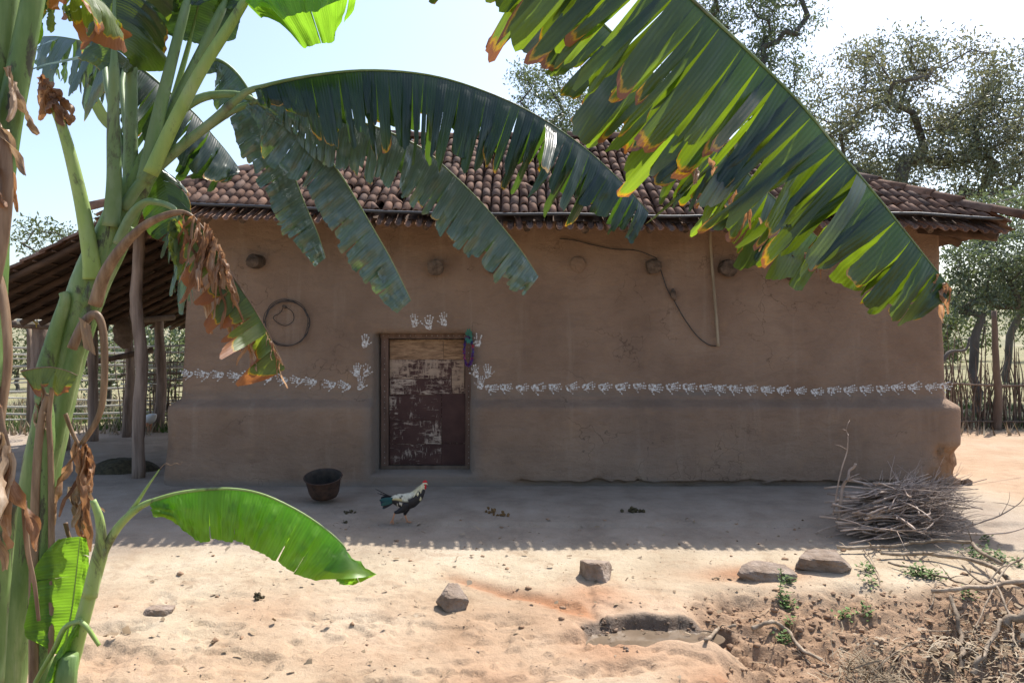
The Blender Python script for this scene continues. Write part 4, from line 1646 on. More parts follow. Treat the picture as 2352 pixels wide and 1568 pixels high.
dry_leaf(plant2, px3([(-5, 330), (20, 310), (35, 330)], D2 - .12), 4, .28, .055, 'dry', 22, .10)
dry_leaf(plant2, px3([(10, 990), (45, 1000), (60, 1050)], D2 - .16), 7, .36, .065, 'drypale', 23, .12)
dry_leaf(plant2, px3([(10, 1080), (40, 1060), (66, 1120)], D2 - .16), 4, .34, .065, 'dry', 24, .10)
dry_leaf(plant2, px3([(-5, 850), (10, 860)], D2 - .14), 4, .22, .06, 'dry', 25, .1)
dry_leaf(plant2, px3([(135, 0), (190, 10), (235, -10)], 3.1), 9, .10, .06, 'leafdying', 26, .6)
# overhead leaf at the top left
leaf(plant2, None, px3([(70, -160), (130, -70), (190, -20), (240, 10), (262, 60)], (2.6, 3.3)), .16, 'leafdying', (.02, .014), k0=.4, k1=.9, strips=(.03, .09), torn=1.1, seed=83, lean=.05)
leaf(plant2, None, px3([(60, -180), (10, -100), (-20, 20), (-10, 120)], (2.6, 2.6)), .16, 'leaf', (.02, .014), k0=.4, k1=.9, strips=(.03, .09), torn=.6, seed=84, lean=.05)
# the big torn leaf on the right, hanging from above the frame
bigp = px3([(110, -200, 2.5), (420, -560, 2.35), (800, -620, 2.25), (1100, -480, 2.2)], 2.3)
bigb = px3([(1100, -480, 2.2), (1270, -300, 2.2), (1440, -140, 2.22), (1590, 0, 2.25), (1720, 120, 2.28), (1840, 240, 2.3), (1930, 350, 2.32), (2010, 445, 2.33), (2090, 545, 2.34), (2150, 620, 2.35), (2190, 668, 2.35)], 2.3)
leaf(plant2, bigp, bigb, .44, 'leafold', (.030, .019), k0=.70, k1=1.0, strips=(.012, .062), torn=.95, seed=92, W2=.37, lean=-.06, blunt=.68, jl=.13, jk=.09, shrink=.16, sway=.09, gt=1.0)
# a second leaf behind it
b2p = px3([(110, -190, 2.6), (420, -480, 2.6), (760, -520, 2.7), (1000, -400, 2.75)], 2.6)
b2b = px3([(1000, -400, 2.75), (1130, -230, 2.78), (1260, -70, 2.8), (1390, 60, 2.82), (1520, 190, 2.84), (1640, 320, 2.86), (1740, 420, 2.88), (1830, 500, 2.9), (1905, 572, 2.9)], 2.8)
leaf(plant2, b2p, b2b, .33, 'leafold', (.028, .017), k0=.55, k1=1.0, strips=(.014, .07), torn=1.0, seed=95, W2=.24, lean=-.02, blunt=.45, jl=.18, jk=.12, shrink=.16, sway=.11, gt=1.0)
dry_leaf(plant2, px3([(1600, 330), (1680, 420), (1760, 520)], 2.75), 12, .12, .03, 'dry', 31, .4)
dry_leaf(plant2, px3([(1790, 560), (1850, 580), (1900, 600)], 2.85), 10, .07, .02, 'dry', 32, .5)
dry_leaf(plant2, px3([(2150, 625), (2190, 668)], 2.34), 5, .10, .025, 'dry', 33, .3)

for ch in plant2.children:
    if ch.name.split('.')[0] in ('false_stem', 'sheath', 'dry_petiole', 'dry_leaf') and min(v.co.x for v in ch.data.vertices) + b2.x < -1.0:
        ch.location.x -= .045
# young sucker in front
D3 = 3.2
sb = P(112, 1826, D3)
sb.z = gz(sb.x, sb.y)
suck = thing('banana_sucker', 'young banana sucker with one bright green arching leaf and a cut stalk', 'banana plant', sb)
mb = MB()
mb.tube(catmull([Vector((sb.x, sb.y, sb.z - .03))] + px3([(138, 1660), (157, 1550), (180, 1460), (207, 1360), (228, 1290), (238, 1255)], D3), 30), [.036 - .012 * k / 30 for k in range(31)], 12, True, 1, .06)
build('false_stem', mb, MAT['petfresh'], suck)
rib(suck, px3([(205, 1370), (222, 1290), (232, 1240), (228, 1190), (213, 1148)], D3 - .01), .032, .013, 'petfresh', 24, .8, 'cut_stalk')
rib(suck, px3([(238, 1260), (268, 1215), (310, 1160), (340, 1115), (366, 1078)], D3 + .01), .015, .002, 'petfresh', 24, 1, 'rolled_leaf')
mb = MB()
mb.tube(catmull(px3([(366, 1078), (380, 1064), (392, 1068), (404, 1063), (414, 1066), (418, 1060)], D3 + .01), 16), .0012, 5)
build('tendril', mb, MAT['drypale'], suck)
leaf(suck, px3([(225, 1310), (240, 1262), (270, 1212), (305, 1176), (345, 1152)], D3),
     px3([(345, 1152), (420, 1130), (520, 1122), (600, 1134), (680, 1170), (742, 1210), (785, 1248), (794, 1268), (782, 1300), (768, 1322)], (D3, D3 + .12)),
     .215, 'leaffresh', (.026, .014), 'petfresh', k0=.50, k1=.90, strips=(.10, .35), torn=.22, seed=101, W2=.17, lean=.05, blunt=.72, ripple=.014, gt=.95)
leaf(suck, px3([(160, 1560), (172, 1470), (180, 1420)], D3 + .12), px3([(148, 1500), (165, 1400), (176, 1310), (184, 1232)], D3 + .12), .165, 'leaffresh', (.014, .010), 'petfresh',
     k0=-.05, k1=.1, strips=(.3, .5), torn=.1, seed=102, sides=(-1, 1), W2=.05, lean=-.12, lateral=Vector((1, .25, 0)), gt=.0, blunt=.5)
blade(suck, px3([(180, 1432), (150, 1470), (125, 1510), (105, 1560), (90, 1620)], D3 - .06), .05, 'leaffresh', seed=103, torn=.1, strips=(.2, .4), k0=.3, k1=.6)
rib(suck, px3([(186, 1424), (150, 1440), (125, 1490), (85, 1560), (60, 1620)], D3 - .05), .016, .012, 'petfresh', 20, .7, 'bent_stalk')
rib(suck, px3([(182, 1425), (200, 1440), (215, 1462), (228, 1482)], D3 - .05), .012, .008, 'petfresh', 14, .9, 'bent_stalk')
mb = MB()
mb.tube(px3([(146, 1640), (150, 1560), (158, 1502)], D3 - .06), [.045, .043, .040], 12, True, .9, .1)
build('sheath', mb, MAT['stem'], suck)

# ---------------------------------------------------------------- trees
def tree(label, cat, base, blobs, n_clusters, leaves, leaf_len, mat, seed, trunk_r=.3, fork=.35, cl_r=.5, group=None, droop=.3, name='tree', bark='bark', lean=(0, 0)):
    """blobs: list of (centre, radii) ellipsoids that the crown fills"""
    rr = np.random.default_rng(seed)
    pr = random.Random(seed)
    base = Vector(base)
    t = thing(name, label, cat, base, group)
    vol = np.array([b[1][0] * b[1][1] * b[1][2] for b in blobs]) ** .7
    pick = rr.choice(len(blobs), n_clusters, p=vol / vol.sum())
    cen = []
    for k in pick:
        c, r = blobs[k]
        d = rr.normal(size=3)
        d /= np.linalg.norm(d)
        q = rr.uniform(.35, 1.0) ** .5
        cen.append(np.array(c) + d * np.array(r) * q)
    cen = np.array(cen)
    mid = np.mean([np.array(b[0]) for b in blobs], axis=0)
    zlow = min(b[0][2] - b[1][2] for b in blobs)
    fz = base.z + (zlow - base.z) * fork + .3
    # skeleton
    pos = [np.array(base)]
    par = [-1]
    nt = 6
    top = np.array([base.x + (mid[0] - base.x) * .35 + lean[0], base.y + (mid[1] - base.y) * .35 + lean[1], max(fz, base.z + .5)])
    for k in range(1, nt + 1):
        f = k / nt
        pos.append(np.array(base) * (1 - f) + top * f + np.array([nz(f * 3, seed, 1) * .15, nz(f * 3, seed, 5) * .15, 0]))
        par.append(len(pos) - 2)
    order = np.argsort(np.linalg.norm(cen - top, axis=1))
    tips = []
    for k in order:
        c = cen[k]
        P0 = np.array(pos[nt:])
        d = np.linalg.norm(P0 - c, axis=1) + .25 * np.maximum(0, P0[:, 2] - c[2])
        j = int(np.argmin(d)) + nt
        a = pos[j]
        ln = np.linalg.norm(c - a)
        m = max(1, int(ln / .45))
        prev = j
        for s_ in range(1, m + 1):
            f = s_ / m
            q = a * (1 - f) + c * f + rr.normal(size=3) * .035 * ln * (0 if s_ == m else 1) / max(1, m) ** .5
            q[2] += .10 * ln * math.sin(f * math.pi)
            pos.append(q)
            par.append(prev)
            prev = len(pos) - 1
        tips.append(prev)
    N = len(pos)
    load = np.zeros(N)
    for k in tips:
        load[k] += 1
    for k in range(N - 1, 0, -1):
        load[par[k]] += load[k]
    rad = trunk_r * (np.maximum(load, .6) / load[0]) ** .62
    rad = np.maximum(rad, .009)
    ch = [[] for _ in range(N)]
    for k in range(1, N):
        ch[par[k]].append(k)
    mb = MB()
    stack = [(0, None)]
    while stack:
        k, frm = stack.pop()
        path = [k] if frm is None else [frm, k]
        while ch[path[-1]]:
            c_ = sorted(ch[path[-1]], key=lambda q: -load[q])
            for o in c_[1:]:
                stack.append((o, path[-1]))
            path.append(c_[0])
        if len(path) > 1:
            rads = [rad[q] for q in path]
            if frm is not None:
                rads[0] = rads[1]
            mb.tube([Vector(pos[q]) for q in path], rads, 8 if rads[0] > .08 else 5, False, 1, .12, k)
    trunk = build('trunk', mb, MAT[bark], t)
    # leaves
    per = leaves // len(tips)
    cc = np.repeat(np.array([pos[k] for k in tips]), per, axis=0)
    n = len(cc)
    off = rr.normal(size=(n, 3)) * cl_r * np.array([.55, .55, .42])
    ctr = cc + off
    d = rr.normal(size=(n, 3))
    d[:, 2] -= droop * 2
    d /= np.linalg.norm(d, axis=1)[:, None]
    s = np.cross(d, rr.normal(size=(n, 3)))
    s /= np.linalg.norm(s, axis=1)[:, None]
    L = leaf_len * rr.uniform(.6, 1.3, n)[:, None]
    w = L * .36
    Vv = np.stack([ctr - d * L * .5, ctr + s * w * .5, ctr + d * L * .5, ctr - s * w * .5], axis=1).reshape(-1, 3)
    Ff = np.arange(n * 4).reshape(-1, 4)
    me = np_mesh('crown', Vv - np.array(base), Ff, None, False)
    o = link_mesh('crown', me, MAT[mat], t)
    return t


def pb(px, py, d, rx, rz, ry=None):
    q = P(px, py, d)
    return ((q.x, q.y, q.z), (rx * d / FPX, (ry or rx) * d / FPX, rz * d / FPX))


tree('tall spreading tree with reddish young leaves beyond the right end of the roof', 'tree', (9.6, 21, 0),
     [pb(2010, 330, 21, 150, 150), pb(2180, 200, 21, 150, 110), pb(1930, 220, 20, 90, 120), pb(2060, 140, 21, 100, 60), pb(2280, 260, 20, 120, 90), pb(2120, 420, 21, 200, 90), pb(2330, 380, 21, 120, 120), pb(1990, 450, 22, 120, 80), pb(2340, 180, 21, 90, 80), pb(2250, 330, 21, 130, 80)],
     450, 43000, .12, 'treeleaf2', 3, .32, .25, .43)
tree('slender tree reaching above the frame behind the ridge', 'tree', (5.2, 24, 0),
     [pb(1700, 80, 24, 130, 110), pb(1790, 40, 24, 90, 80), pb(1640, 20, 24, 90, 60), pb(1760, 170, 24, 90, 80), pb(1640, 170, 24, 90, 80), pb(1800, -90, 24, 130, 90), pb(1800, 300, 24, 80, 90)],
     230, 20000, .13, 'treeleaf', 4, .26, .3, .46)
tree('round crowned tree rising just above the middle of the roof ridge', 'tree', (1.9, 27, 0),
     [pb(1270, 250, 27, 95, 90), pb(1240, 190, 27, 60, 45), pb(1340, 270, 27, 80, 60), pb(1330, 350, 27, 130, 70), pb(1440, 280, 27, 100, 80), pb(1540, 250, 27, 90, 90)],
     200, 19000, .13, 'treeleaf', 6, .23, .35, .42)
tree('low dark tree with crooked limbs over the twig fence', 'tree', (9.3, 15.6, 0),
     [pb(2250, 590, 15.5, 80, 55), pb(2330, 560, 15.5, 90, 60), pb(2240, 680, 15.5, 55, 50), pb(2400, 640, 15.5, 90, 80), pb(2330, 680, 16, 70, 40), pb(2300, 500, 17, 120, 60)],
     170, 15000, .095, 'treeleaf', 8, .085, .35, .34, lean=(-.3, 0))
tree('field tree with dark trunk standing in the meadow past the fence', 'tree', (18.6, 29.5, 0),
     [pb(2330, 660, 29, 60, 60), pb(2420, 640, 29, 90, 90), pb(2250, 640, 30, 45, 50)],
     80, 6000, .17, 'scrub', 9, .13, .6, .5)
for k, (x, y, rx, rz, lab) in enumerate(((24, 46, 3.2, 2.6, 'grey green scrub tree at the foot of the hillside, set apart from the others'), (31, 55, 3.6, 2.8, 'far scrub tree highest up the hillside'), (35, 50, 3.5, 3.0, 'far scrub tree low on the hillside beside the meadow edge'))):
    tree(lab, 'tree', (x, y, gz(x, y)), [((x, y, 2.8 + k * .3), (rx, rx, rz))], 26, 2600, .32, 'scrub', 20 + k, .2, .3, .9, 'scrub trees by the hillside')
tree('feathery bamboo clump showing faintly over the shed roof', 'bamboo', (-10.4, 20, 0),
     [pb(110, 560, 20, 60, 35), pb(60, 530, 20, 30, 15), pb(165, 590, 20, 50, 40), pb(290, 560, 20, 60, 60), pb(300, 520, 20, 50, 30)],
     60, 2600, .12, 'scrub', 12, .10, .3, .35, name='bamboo_clump')
for k, (px, d, w, h, lab) in enumerate(((375, 17, 85, 90, 'dark green bush behind the wattle fence, nearest the house end'), (250, 18, 80, 85, 'dull green bush behind the bamboo rails under the shed'), (40, 24, 90, 70, 'yellowish bush beyond the bamboo rail fence at the shed corner'), (160, 26, 60, 55, 'grey green bush far beyond the shed posts'))):
    c = P(px, 800, d)
    tree(lab, 'bush', (c.x, c.y, gz(c.x, c.y)), [((c.x, c.y, 1.35), (w * d / FPX, w * d / FPX, h * d / FPX * 1.1))], 40, 2600, .13, 'scrub' if k > 1 else 'treeleaf', 30 + k, .06, .1, .35, 'bushes behind the shed', name='bush')

# ---------------------------------------------------------------- fences
rf = random.Random(8)
fen = thing('twig_fence', 'brushwood fence of upright twigs beside the right end of the house', 'fence', (8.6, 13.6, 0))
for k in range(170):
    x = 6.9 + k * .024 + rf.uniform(-.03, .03)
    y = 13.6 + rf.uniform(-.12, .12) + .03 * (x - 7)
    h = rf.uniform(.75, 1.45) if rf.random() < .75 else rf.uniform(1.4, 2.0)
    a = rf.gauss(0, .16)
    z0 = gz(x, y)
    mb = MB()
    mb.tube([Vector((x + a * h * f + .03 * nz(k, f * 3, 1), y + .05 * nz(k, f * 2, 7), z0 - .04 + h * f)) for f in (0, .25, .5, .75, 1)], [.015, .014, .012, .009, .004], 5, False)
    if rf.random() < .5:
        f = rf.uniform(.5, .8)
        p = Vector((x + a * h * f, y, z0 + h * f))
        mb.tube([p, p + Vector((rf.uniform(-.25, .25), rf.uniform(-.1, .1), rf.uniform(.15, .4)))], [.007, .003], 4, False)
    build('twig', mb, MAT['twig'], fen)
for z, dz in ((.78, .02), (.72, .06), (.14, .0)):
    mb = MB()
    x0 = 6.8 if z != .72 else 8.3
    x1 = 8.6 if z == .78 else 11.0
    mb.tube([Vector((x0 + (x1 - x0) * f, 13.52 + .04 * nz(f * 3, z), z + dz * math.sin(f * 5))) for f in np.linspace(0, 1, 8)], .02, 6)
    build('rail', mb, MAT['twig'], fen)
crooked('post', [Vector((8.35, 13.5, -.05)), Vector((8.37, 13.5, .6)), Vector((8.33, 13.5, 1.2)), Vector((8.30, 13.5, 2.05))], (.075, .045), fen, 'wood', 8, .25, 3)
crooked('post', [Vector((9.15, 13.7, -.05)), Vector((9.15, 13.7, .9)), Vector((9.12, 13.7, 1.95))], (.05, .035), fen, 'wood', 8, .2, 4)
# dead branch leaning on it
mb = MB()
mb.tube(catmull([Vector((7.28, 13.3, 1.15)), Vector((7.45, 13.35, 1.34)), Vector((7.75, 13.4, 1.38)), Vector((7.85, 13.45, 1.6))], 14), [.04 - .0018 * k for k in range(15)], 7, True, 1, .25)
tag(build('dead_branch', mb, MAT['bark']), 'short dark dead branch lodged in the twig fence beside the wall', 'branch')

fen2 = thing('bamboo_fence', 'fence of pale horizontal bamboo rails behind the shed', 'fence', (-6.6, 14.2, 0))
for k in range(11):
    zb = .10 + k * .135 + rf.uniform(-.03, .03)
    mb = MB()
    x0, x1 = -11.0, -5.0 + rf.uniform(-.3, .3)
    ph = rf.uniform(0, 6)
    sl = rf.uniform(-.02, .04)
    mb.tube([Vector((x0 + (x1 - x0) * f, 14.2 + .05 * nz(k, f * 4), zb + .03 * math.sin(f * 6 + ph) + sl * (f - .5) * 4)) for f in np.linspace(0, 1, 12)], rf.uniform(.016, .026), 6)
    build('rail', mb, MAT['bamboo'], fen2)
for x in (-9.9, -8.7, -7.55, -6.4, -5.25):
    crooked('post', [Vector((x, 14.12, -.05)), Vector((x + .03, 14.1, .8)), Vector((x, 14.12, 1.75))], (.05, .04), fen2, 'wood', 8, .2, 5)
fen3 = thing('wattle_fence', 'wattle fence of thin woven sticks beside the house end', 'fence', (-5.6, 13.9, 0))
for k in range(60):
    x = -6.9 + k * .033 + rf.uniform(-.02, .02)
    h = rf.uniform(1.0, 1.7)
    mb = MB()
    a = rf.gauss(0, .06)
    mb.tube([Vector((x + a * f, 13.85 + rf.uniform(-.05, .05), -.03 + h * f)) for f in (0, .35, .7, 1)], [.011, .010, .008, .005], 5, False)
    build('stick', mb, MAT['twig'], fen3)
for k in range(11):
    z = .12 + k * .105 + rf.uniform(-.02, .02)
    mb = MB()
    mb.tube([Vector((-6.9 + 2.1 * f, 13.85 + .03 * math.sin(f * 20 + k * 3), z + .03 * nz(k, f * 3))) for f in np.linspace(0, 1, 9)], rf.uniform(.009, .016), 5)
    build('stick', mb, MAT['twig'] if k % 3 else MAT['bamboo'], fen3)

# grass and weeds beyond the fences, as one mass each
def grass_patch(name, label, boxes, n, h, mat, seed):
    rr = np.random.default_rng(seed)
    Vs = []
    for (x0, x1, y0, y1, w) in boxes:
        m = int(n * w)
        x = rr.uniform(x0, x1, m)
        y = rr.uniform(y0, y1, m)
        keep = np.array([nz(float(a), float(b), 3, .9) > -.1 for a, b in zip(x, y)])
        x, y = x[keep], y[keep]
        z = np.array([gz(float(a), float(b)) for a, b in zip(x, y)])
        m = len(x)
        hh = h * rr.uniform(.4, 1.3, m)
        ang = rr.uniform(0, 6.28, m)
        ln = rr.normal(0, .35, (m, 2)) * hh[:, None]
        w_ = .010 + .012 * rr.random(m)
        dx, dy = np.cos(ang) * w_, np.sin(ang) * w_
        Vs.append(np.stack([np.stack([x - dx, y - dy, z - .01], 1), np.stack([x + dx, y + dy, z - .01], 1), np.stack([x + ln[:, 0], y + ln[:, 1], z + hh], 1)], 1).reshape(-1, 3))
    Vv = np.concatenate(Vs)
    me = np_mesh(name, Vv, np.arange(len(Vv)).reshape(-1, 3), None, False)
    o = link_mesh(name, me, MAT[mat])
    tag(o, label, 'grass')
    return kind(o, 'stuff')


grass_patch('grass', 'short green grass and weeds beyond the fences', [(-12, -3.8, 13.0, 17, .4), (5.5, 13, 13.2, 18, .3), (6, 22, 16, 30, .3)], 14000, .16, 'weed', 2)
grass_patch('dry_grass', 'dry yellow grass along the fences', [(-12, -3.8, 12.6, 20, .5), (5.5, 14, 12.6, 24, .5)], 9000, .22, 'straw', 3)

# wire that sags over the right of the roof
mb = MB()
mb.tube([P(2010, 505, 8.6).lerp(P(2420, 418, 11), f) - Vector((0, 0, .12 * math.sin(f * math.pi))) for f in np.linspace(0, 1, 16)], .007, 5)
tag(build('power_wire', mb, MAT['wire']), 'thin dark wire sagging across the right end of the roof', 'wire')

# ---------------------------------------------------------------- things on the wall
def on_wall(px, py, out=.0):
    d = 8.3
    for _ in range(3):
        p = P(px, py, d)
        d = wall_y(p.x, p.z) - out
    return P(px, py, d)


coil = thing('wire_coil', 'loose coil of dark wire hung on the wall left of the door', 'wire coil', on_wall(658, 742, .03))
rc = random.Random(4)
for k in range(4):
    mb = MB()
    c0 = (658 + rc.uniform(-3, 3), 742 + rc.uniform(-2, 2))
    mb.tube([on_wall(c0[0] + (51 + rc.uniform(-1.5, 1.5)) * math.cos(a), c0[1] + (53 + 2 * math.sin(a * 2 + k)) * math.sin(a), .025 + .006 * k) for a in np.linspace(k, k + 6.28, 40)], .0035, 5, False)
    build('wire_loop', mb, MAT['wire'], coil)
for k in range(2):
    mb = MB()
    mb.tube(catmull([on_wall(650 + q[0], 712 + q[1], .03) for q in ((5, -8), (22, 5), (24, 24), (6, 36), (-14, 28), (-22, 16), (-6, 6), (2, -10))], 30), .004, 5, False)
    build('wire_loop', mb, MAT['wire'], coil)
mb = MB()
q = on_wall(655, 706)
mb.tube([q + Vector((0, .06, 0)), q - Vector((0, .06, -.01))], .018, 8)
tag(build('peg', mb, MAT['log']), 'small wooden peg in the wall holding the wire coil', 'peg')

mb = MB()
pp = [on_wall(1634, 512, .04), on_wall(1632, 540, .05), on_wall(1633, 575, .05), on_wall(1638, 640, .05), on_wall(1643, 700, .05), on_wall(1647, 750, .05), on_wall(1650, 795, .05)]
mb.tube(catmull(pp, 28), [.015 + .003 * (k % 9 == 4) for k in range(29)], 8)
tag(build('bamboo_pole', mb, MAT['pole']), 'thin bamboo pole hanging upright on the wall below the eave', 'pole')
mb = MB()
mb.tube(catmull([on_wall(a, b, .02 if k not in (5,) else .10) for k, (a, b) in enumerate(((1285, 548), (1320, 552), (1360, 562), (1410, 572), (1460, 575), (1497, 588), (1510, 598), (1524, 640), (1533, 665), (1548, 690), (1572, 732), (1600, 770), (1625, 790), (1645, 795)))], 60), .0055, 6)
cab = tag(build('cable', mb, MAT['wire']), 'dark electric cable looped from beam end to bamboo pole on the wall', 'cable')
mb = MB()
q = on_wall(1547, 678, .03)
mb.tube([q + Vector((-.01, 0, .07)), q + Vector((.0, -.01, .03)), q + Vector((.005, 0, -.02)), q + Vector((.012, 0, -.06))], [.012, .032, .028, .012], 8, True, 1, .4)
build('tape_knot', mb, MAT['log'], cab)

# garland by the door
gar = thing('garland', 'purple flower garland with green bow hanging at the door jamb', 'garland', on_wall(1077, 815, .05))
gp = mat_plain('purple_petal', (.13, .05, .20), .7)
gr_ = mat_plain('pink_petal', (.38, .06, .09), .7)
gg = mat_plain('green_ribbon', (.04, .16, .11), .5)
gb = mat_plain('blue_petal', (.06, .09, .24), .7)
rg = random.Random(6)
for k in range(60):
    t_ = k / 60
    a = t_ * 2 * math.pi
    q = on_wall(1076 + 9.5 * math.sin(a) + rg.uniform(-1, 1), 806 - 33 * math.cos(a), .05)
    mb = MB()
    r = rg.uniform(.014, .020)
    for e in range(5):
        d = Vector((rg.gauss(0, 1), rg.gauss(0, 1), rg.gauss(0, 1))).normalized()
        s = d.orthogonal().normalized() * r * .55
        i0 = len(mb.v)
        mb.v += [q - d * r * .2 - s, q + d * r - s * .8, q + d * r * 1.15, q + d * r + s * .8, q - d * r * .2 + s]
        mb.f.append(tuple(range(i0, i0 + 5)))
    build('flower', mb, (gp, gp, gb, gp, gr_)[rg.randrange(5)], gar, smooth=False)
for k in range(9):
    q = on_wall(1077, 772, .05)
    a = -2.6 + k * .65
    d = Vector((math.cos(a) * .5, -.25 - .05 * (k % 3), math.sin(a)))
    mb = MB()
    s = d.cross(Vector((0, 1, 0))).normalized() * .018
    mb.v = [q, q + d * .05 + s, q + d * .09, q + d * .05 - s]
    mb.f = [(0, 1, 2, 3)]
    build('ribbon', mb, gg, gar, smooth=False)

# ---------------------------------------------------------------- iron bowl
bc = G(737, 1160)
bowl = thing('iron_bowl', 'rusty round iron bowl leaning by the wall left of the door', 'bowl', (bc.x, bc.y + .18, gz(bc.x, bc.y + .18)))
bo = ORG[bowl.name]
tilt = Matrix.Rotation(R(16), 3, 'X')
prof = [(.92 * a_, .92 * b_) for a_, b_ in [(.0, .0), (.10, .0), (.135, .015), (.155, .06), (.165, .12), (.178, .19), (.190, .215), (.192, .225), (.184, .226), (.172, .19), (.158, .12), (.148, .065), (.12, .022), (.0, .015)]]


def lathe(prof, n, rot, org):
    mb = MB()
    for k in range(n):
        a = 2 * math.pi * k / n
        for r, z in prof:
            mb.v.append(org + rot @ Vector((r * math.cos(a), r * math.sin(a), z)))
    m = len(prof)
    for k in range(n):
        for j in range(m - 1):
            a, b = k * m + j, ((k + 1) % n) * m + j
            mb.f.append((a, b, b + 1, a + 1))
    return mb


build('bowl_body', lathe(prof[:8], 32, tilt, bo + Vector((0, -.04, .048))), MAT['rust'], bowl)
build('inside', lathe(prof[7:], 32, tilt, bo + Vector((0, -.04, .048))), MAT['soot'], bowl)
mb = MB()
mb.tube([bo + Vector((0, -.04, .048)) + tilt @ Vector((.1766 * math.cos(a), .1766 * math.sin(a), .2042)) for a in np.linspace(0, 6.2832, 37)], .006, 6, False)
build('rim', mb, MAT['rust'], bowl)

# ---------------------------------------------------------------- birds
def bird_body(rings, paint, org, rot, legs):
    """one continuous body: lofted trunk, neck and head, plus legs"""
    mb = MB()
    col = []
    cs = catmull([Vector((r[0], 0, r[1])) for r in rings], 60)
    rz = [lerp_tab([(k / (len(rings) - 1), r[2]) for k, r in enumerate(rings)], j / 60) for j in range(61)]
    ry = [lerp_tab([(k / (len(rings) - 1), r[3]) for k, r in enumerate(rings)], j / 60) for j in range(61)]
    n = 22
    for j, c in enumerate(cs):
        T = (cs[min(60, j + 1)] - cs[max(0, j - 1)]).normalized()
        U = Vector((-T.z, 0, T.x))
        for k in range(n):
            a = 2 * math.pi * k / n
            p = c + U * (math.sin(a) * rz[j]) + Vector((0, 1, 0)) * (math.cos(a) * ry[j])
            p += (p - c) * .06 * nz(p.x, p.y, p.z, 40)
            mb.v.append(p)
            col.append(paint(p, j / 60, math.sin(a)))
    for j in range(60):
        for k in range(n):
            a, b = j * n + k, j * n + (k + 1) % n
            mb.f.append((a, b, b + n, a + n))
    mb.f.append(tuple(reversed(range(n))))
    mb.f.append(tuple(60 * n + k for k in range(n)))
    for path, rad, c in legs:
        i0 = len(mb.v)
        m = 3 * (len(path) - 1)
        q = catmull([Vector(p) for p in path], m)
        mb.tube(q, [lerp_tab([(k / (len(rad) - 1), r) for k, r in enumerate(rad)], j / m) for j in range(m + 1)], 8, True)
        col += [c] * (len(mb.v) - i0)
    mb.v = [org + rot @ p for p in mb.v]
    mb.at = {'Col': col}
    return mb


ro = G(937, 1203)
ro.z = gz(ro.x, ro.y)
roo = thing('rooster', 'walking rooster with cream neck, black breast and red comb', 'rooster', ro)
CREAM, BLK, ORA, TEAL = (.62, .54, .33), (.018, .016, .018), (.50, .24, .13), (.012, .045, .055)


def paint_roo(p, t_, s):
    if t_ > .60:
        g = .82 + .25 * nz(p.x * 2, p.y * 8, p.z, 45)
        k = (.66 * g, .60 * g, .40 * g)
        if t_ < .70 and s < -.25:
            return BLK
        return k
    if s > .30 + .25 * nz(p.x, p.y, p.z, 30):
        g = .8 + .35 * nz(p.x, p.y, p.z, 70)
        return (.64 * g, .60 * g, .46 * g) if nz(p.x, p.z, 3, 26) > -.32 else BLK
    if -.06 < p.z - .205 < .0 and -.10 < p.x < -.02 and nz(p.x, p.z, 1, 20) > -.2:
        return (.6, .57, .5)
    if s > .02 and t_ < .3:
        return (.5, .40, .18)
    return BLK


rings = [(-.165, .225, .012, .010), (-.145, .228, .034, .026), (-.10, .226, .056, .048), (-.05, .216, .070, .062), (.0, .214, .077, .068), (.045, .230, .072, .062), (.085, .262, .060, .052), (.110, .295, .049, .042), (.128, .326, .038, .032), (.143, .352, .024, .021), (.156, .370, .019, .018), (.170, .373, .012, .013), (.178, .371, .004, .005)]
legs = [
    ([(-.02, -.03, .20), (-.035, -.035, .155), (-.085, -.035, .125), (-.125, -.035, .115)], [.045, .036, .022, .012], BLK),
    ([(-.118, -.035, .122), (-.128, -.035, .09), (-.142, -.035, .045)], [.009, .0075, .007], ORA),
    ([(-.142, -.035, .05), (-.150, -.03, .025), (-.142, -.028, .004)], [.006, .005, .002], ORA),
    ([(-.142, -.035, .05), (-.158, -.04, .03), (-.165, -.042, .012)], [.006, .005, .002], ORA),
    ([(-.142, -.035, .05), (-.134, -.035, .022), (-.128, -.035, .004)], [.006, .005, .002], ORA),
    ([(.0, .03, .20), (-.008, .034, .15), (-.025, .035, .10), (-.032, .035, .075)], [.045, .034, .020, .011], BLK),
    ([(-.030, .035, .082), (-.018, .035, .045), (-.002, .035, .010)], [.009, .0075, .007], ORA),
    ([(-.002, .035, .012), (.022, .03, .009), (.046, .026, .005)], [.007, .005, .002], ORA),
    ([(-.002, .035, .012), (.02, .046, .008), (.036, .06, .005)], [.006, .005, .002], ORA),
    ([(-.002, .035, .012), (.012, .02, .008), (.026, .006, .005)], [.006, .005, .002], ORA),
    ([(-.002, .035, .012), (-.018, .038, .008), (-.03, .04, .005)], [.006, .005, .002], ORA)]
ROT = Matrix.Rotation(R(6), 3, 'Z') @ Matrix.Diagonal((.92, .92, .92))
body = build('body', bird_body(rings, paint_roo, ro, ROT, legs), MAT['feather'], roo)
red = mat_plain('red_comb', (.42, .012, .018), .5)


def roo_part(nm, pts_rad, mat, flat=1.0):
    mb = MB()
    q = catmull([Vector(p) for p, _ in pts_rad], 10)
    rd = [lerp_tab([(k / (len(pts_rad) - 1), r[1]) for k, r in enumerate(pts_rad)], j / 10) for j in range(11)]
    mb.tube(q, rd, 8, True, flat)
    mb.v = [ro + ROT @ p for p in mb.v]
    return build(nm, mb, mat, roo)


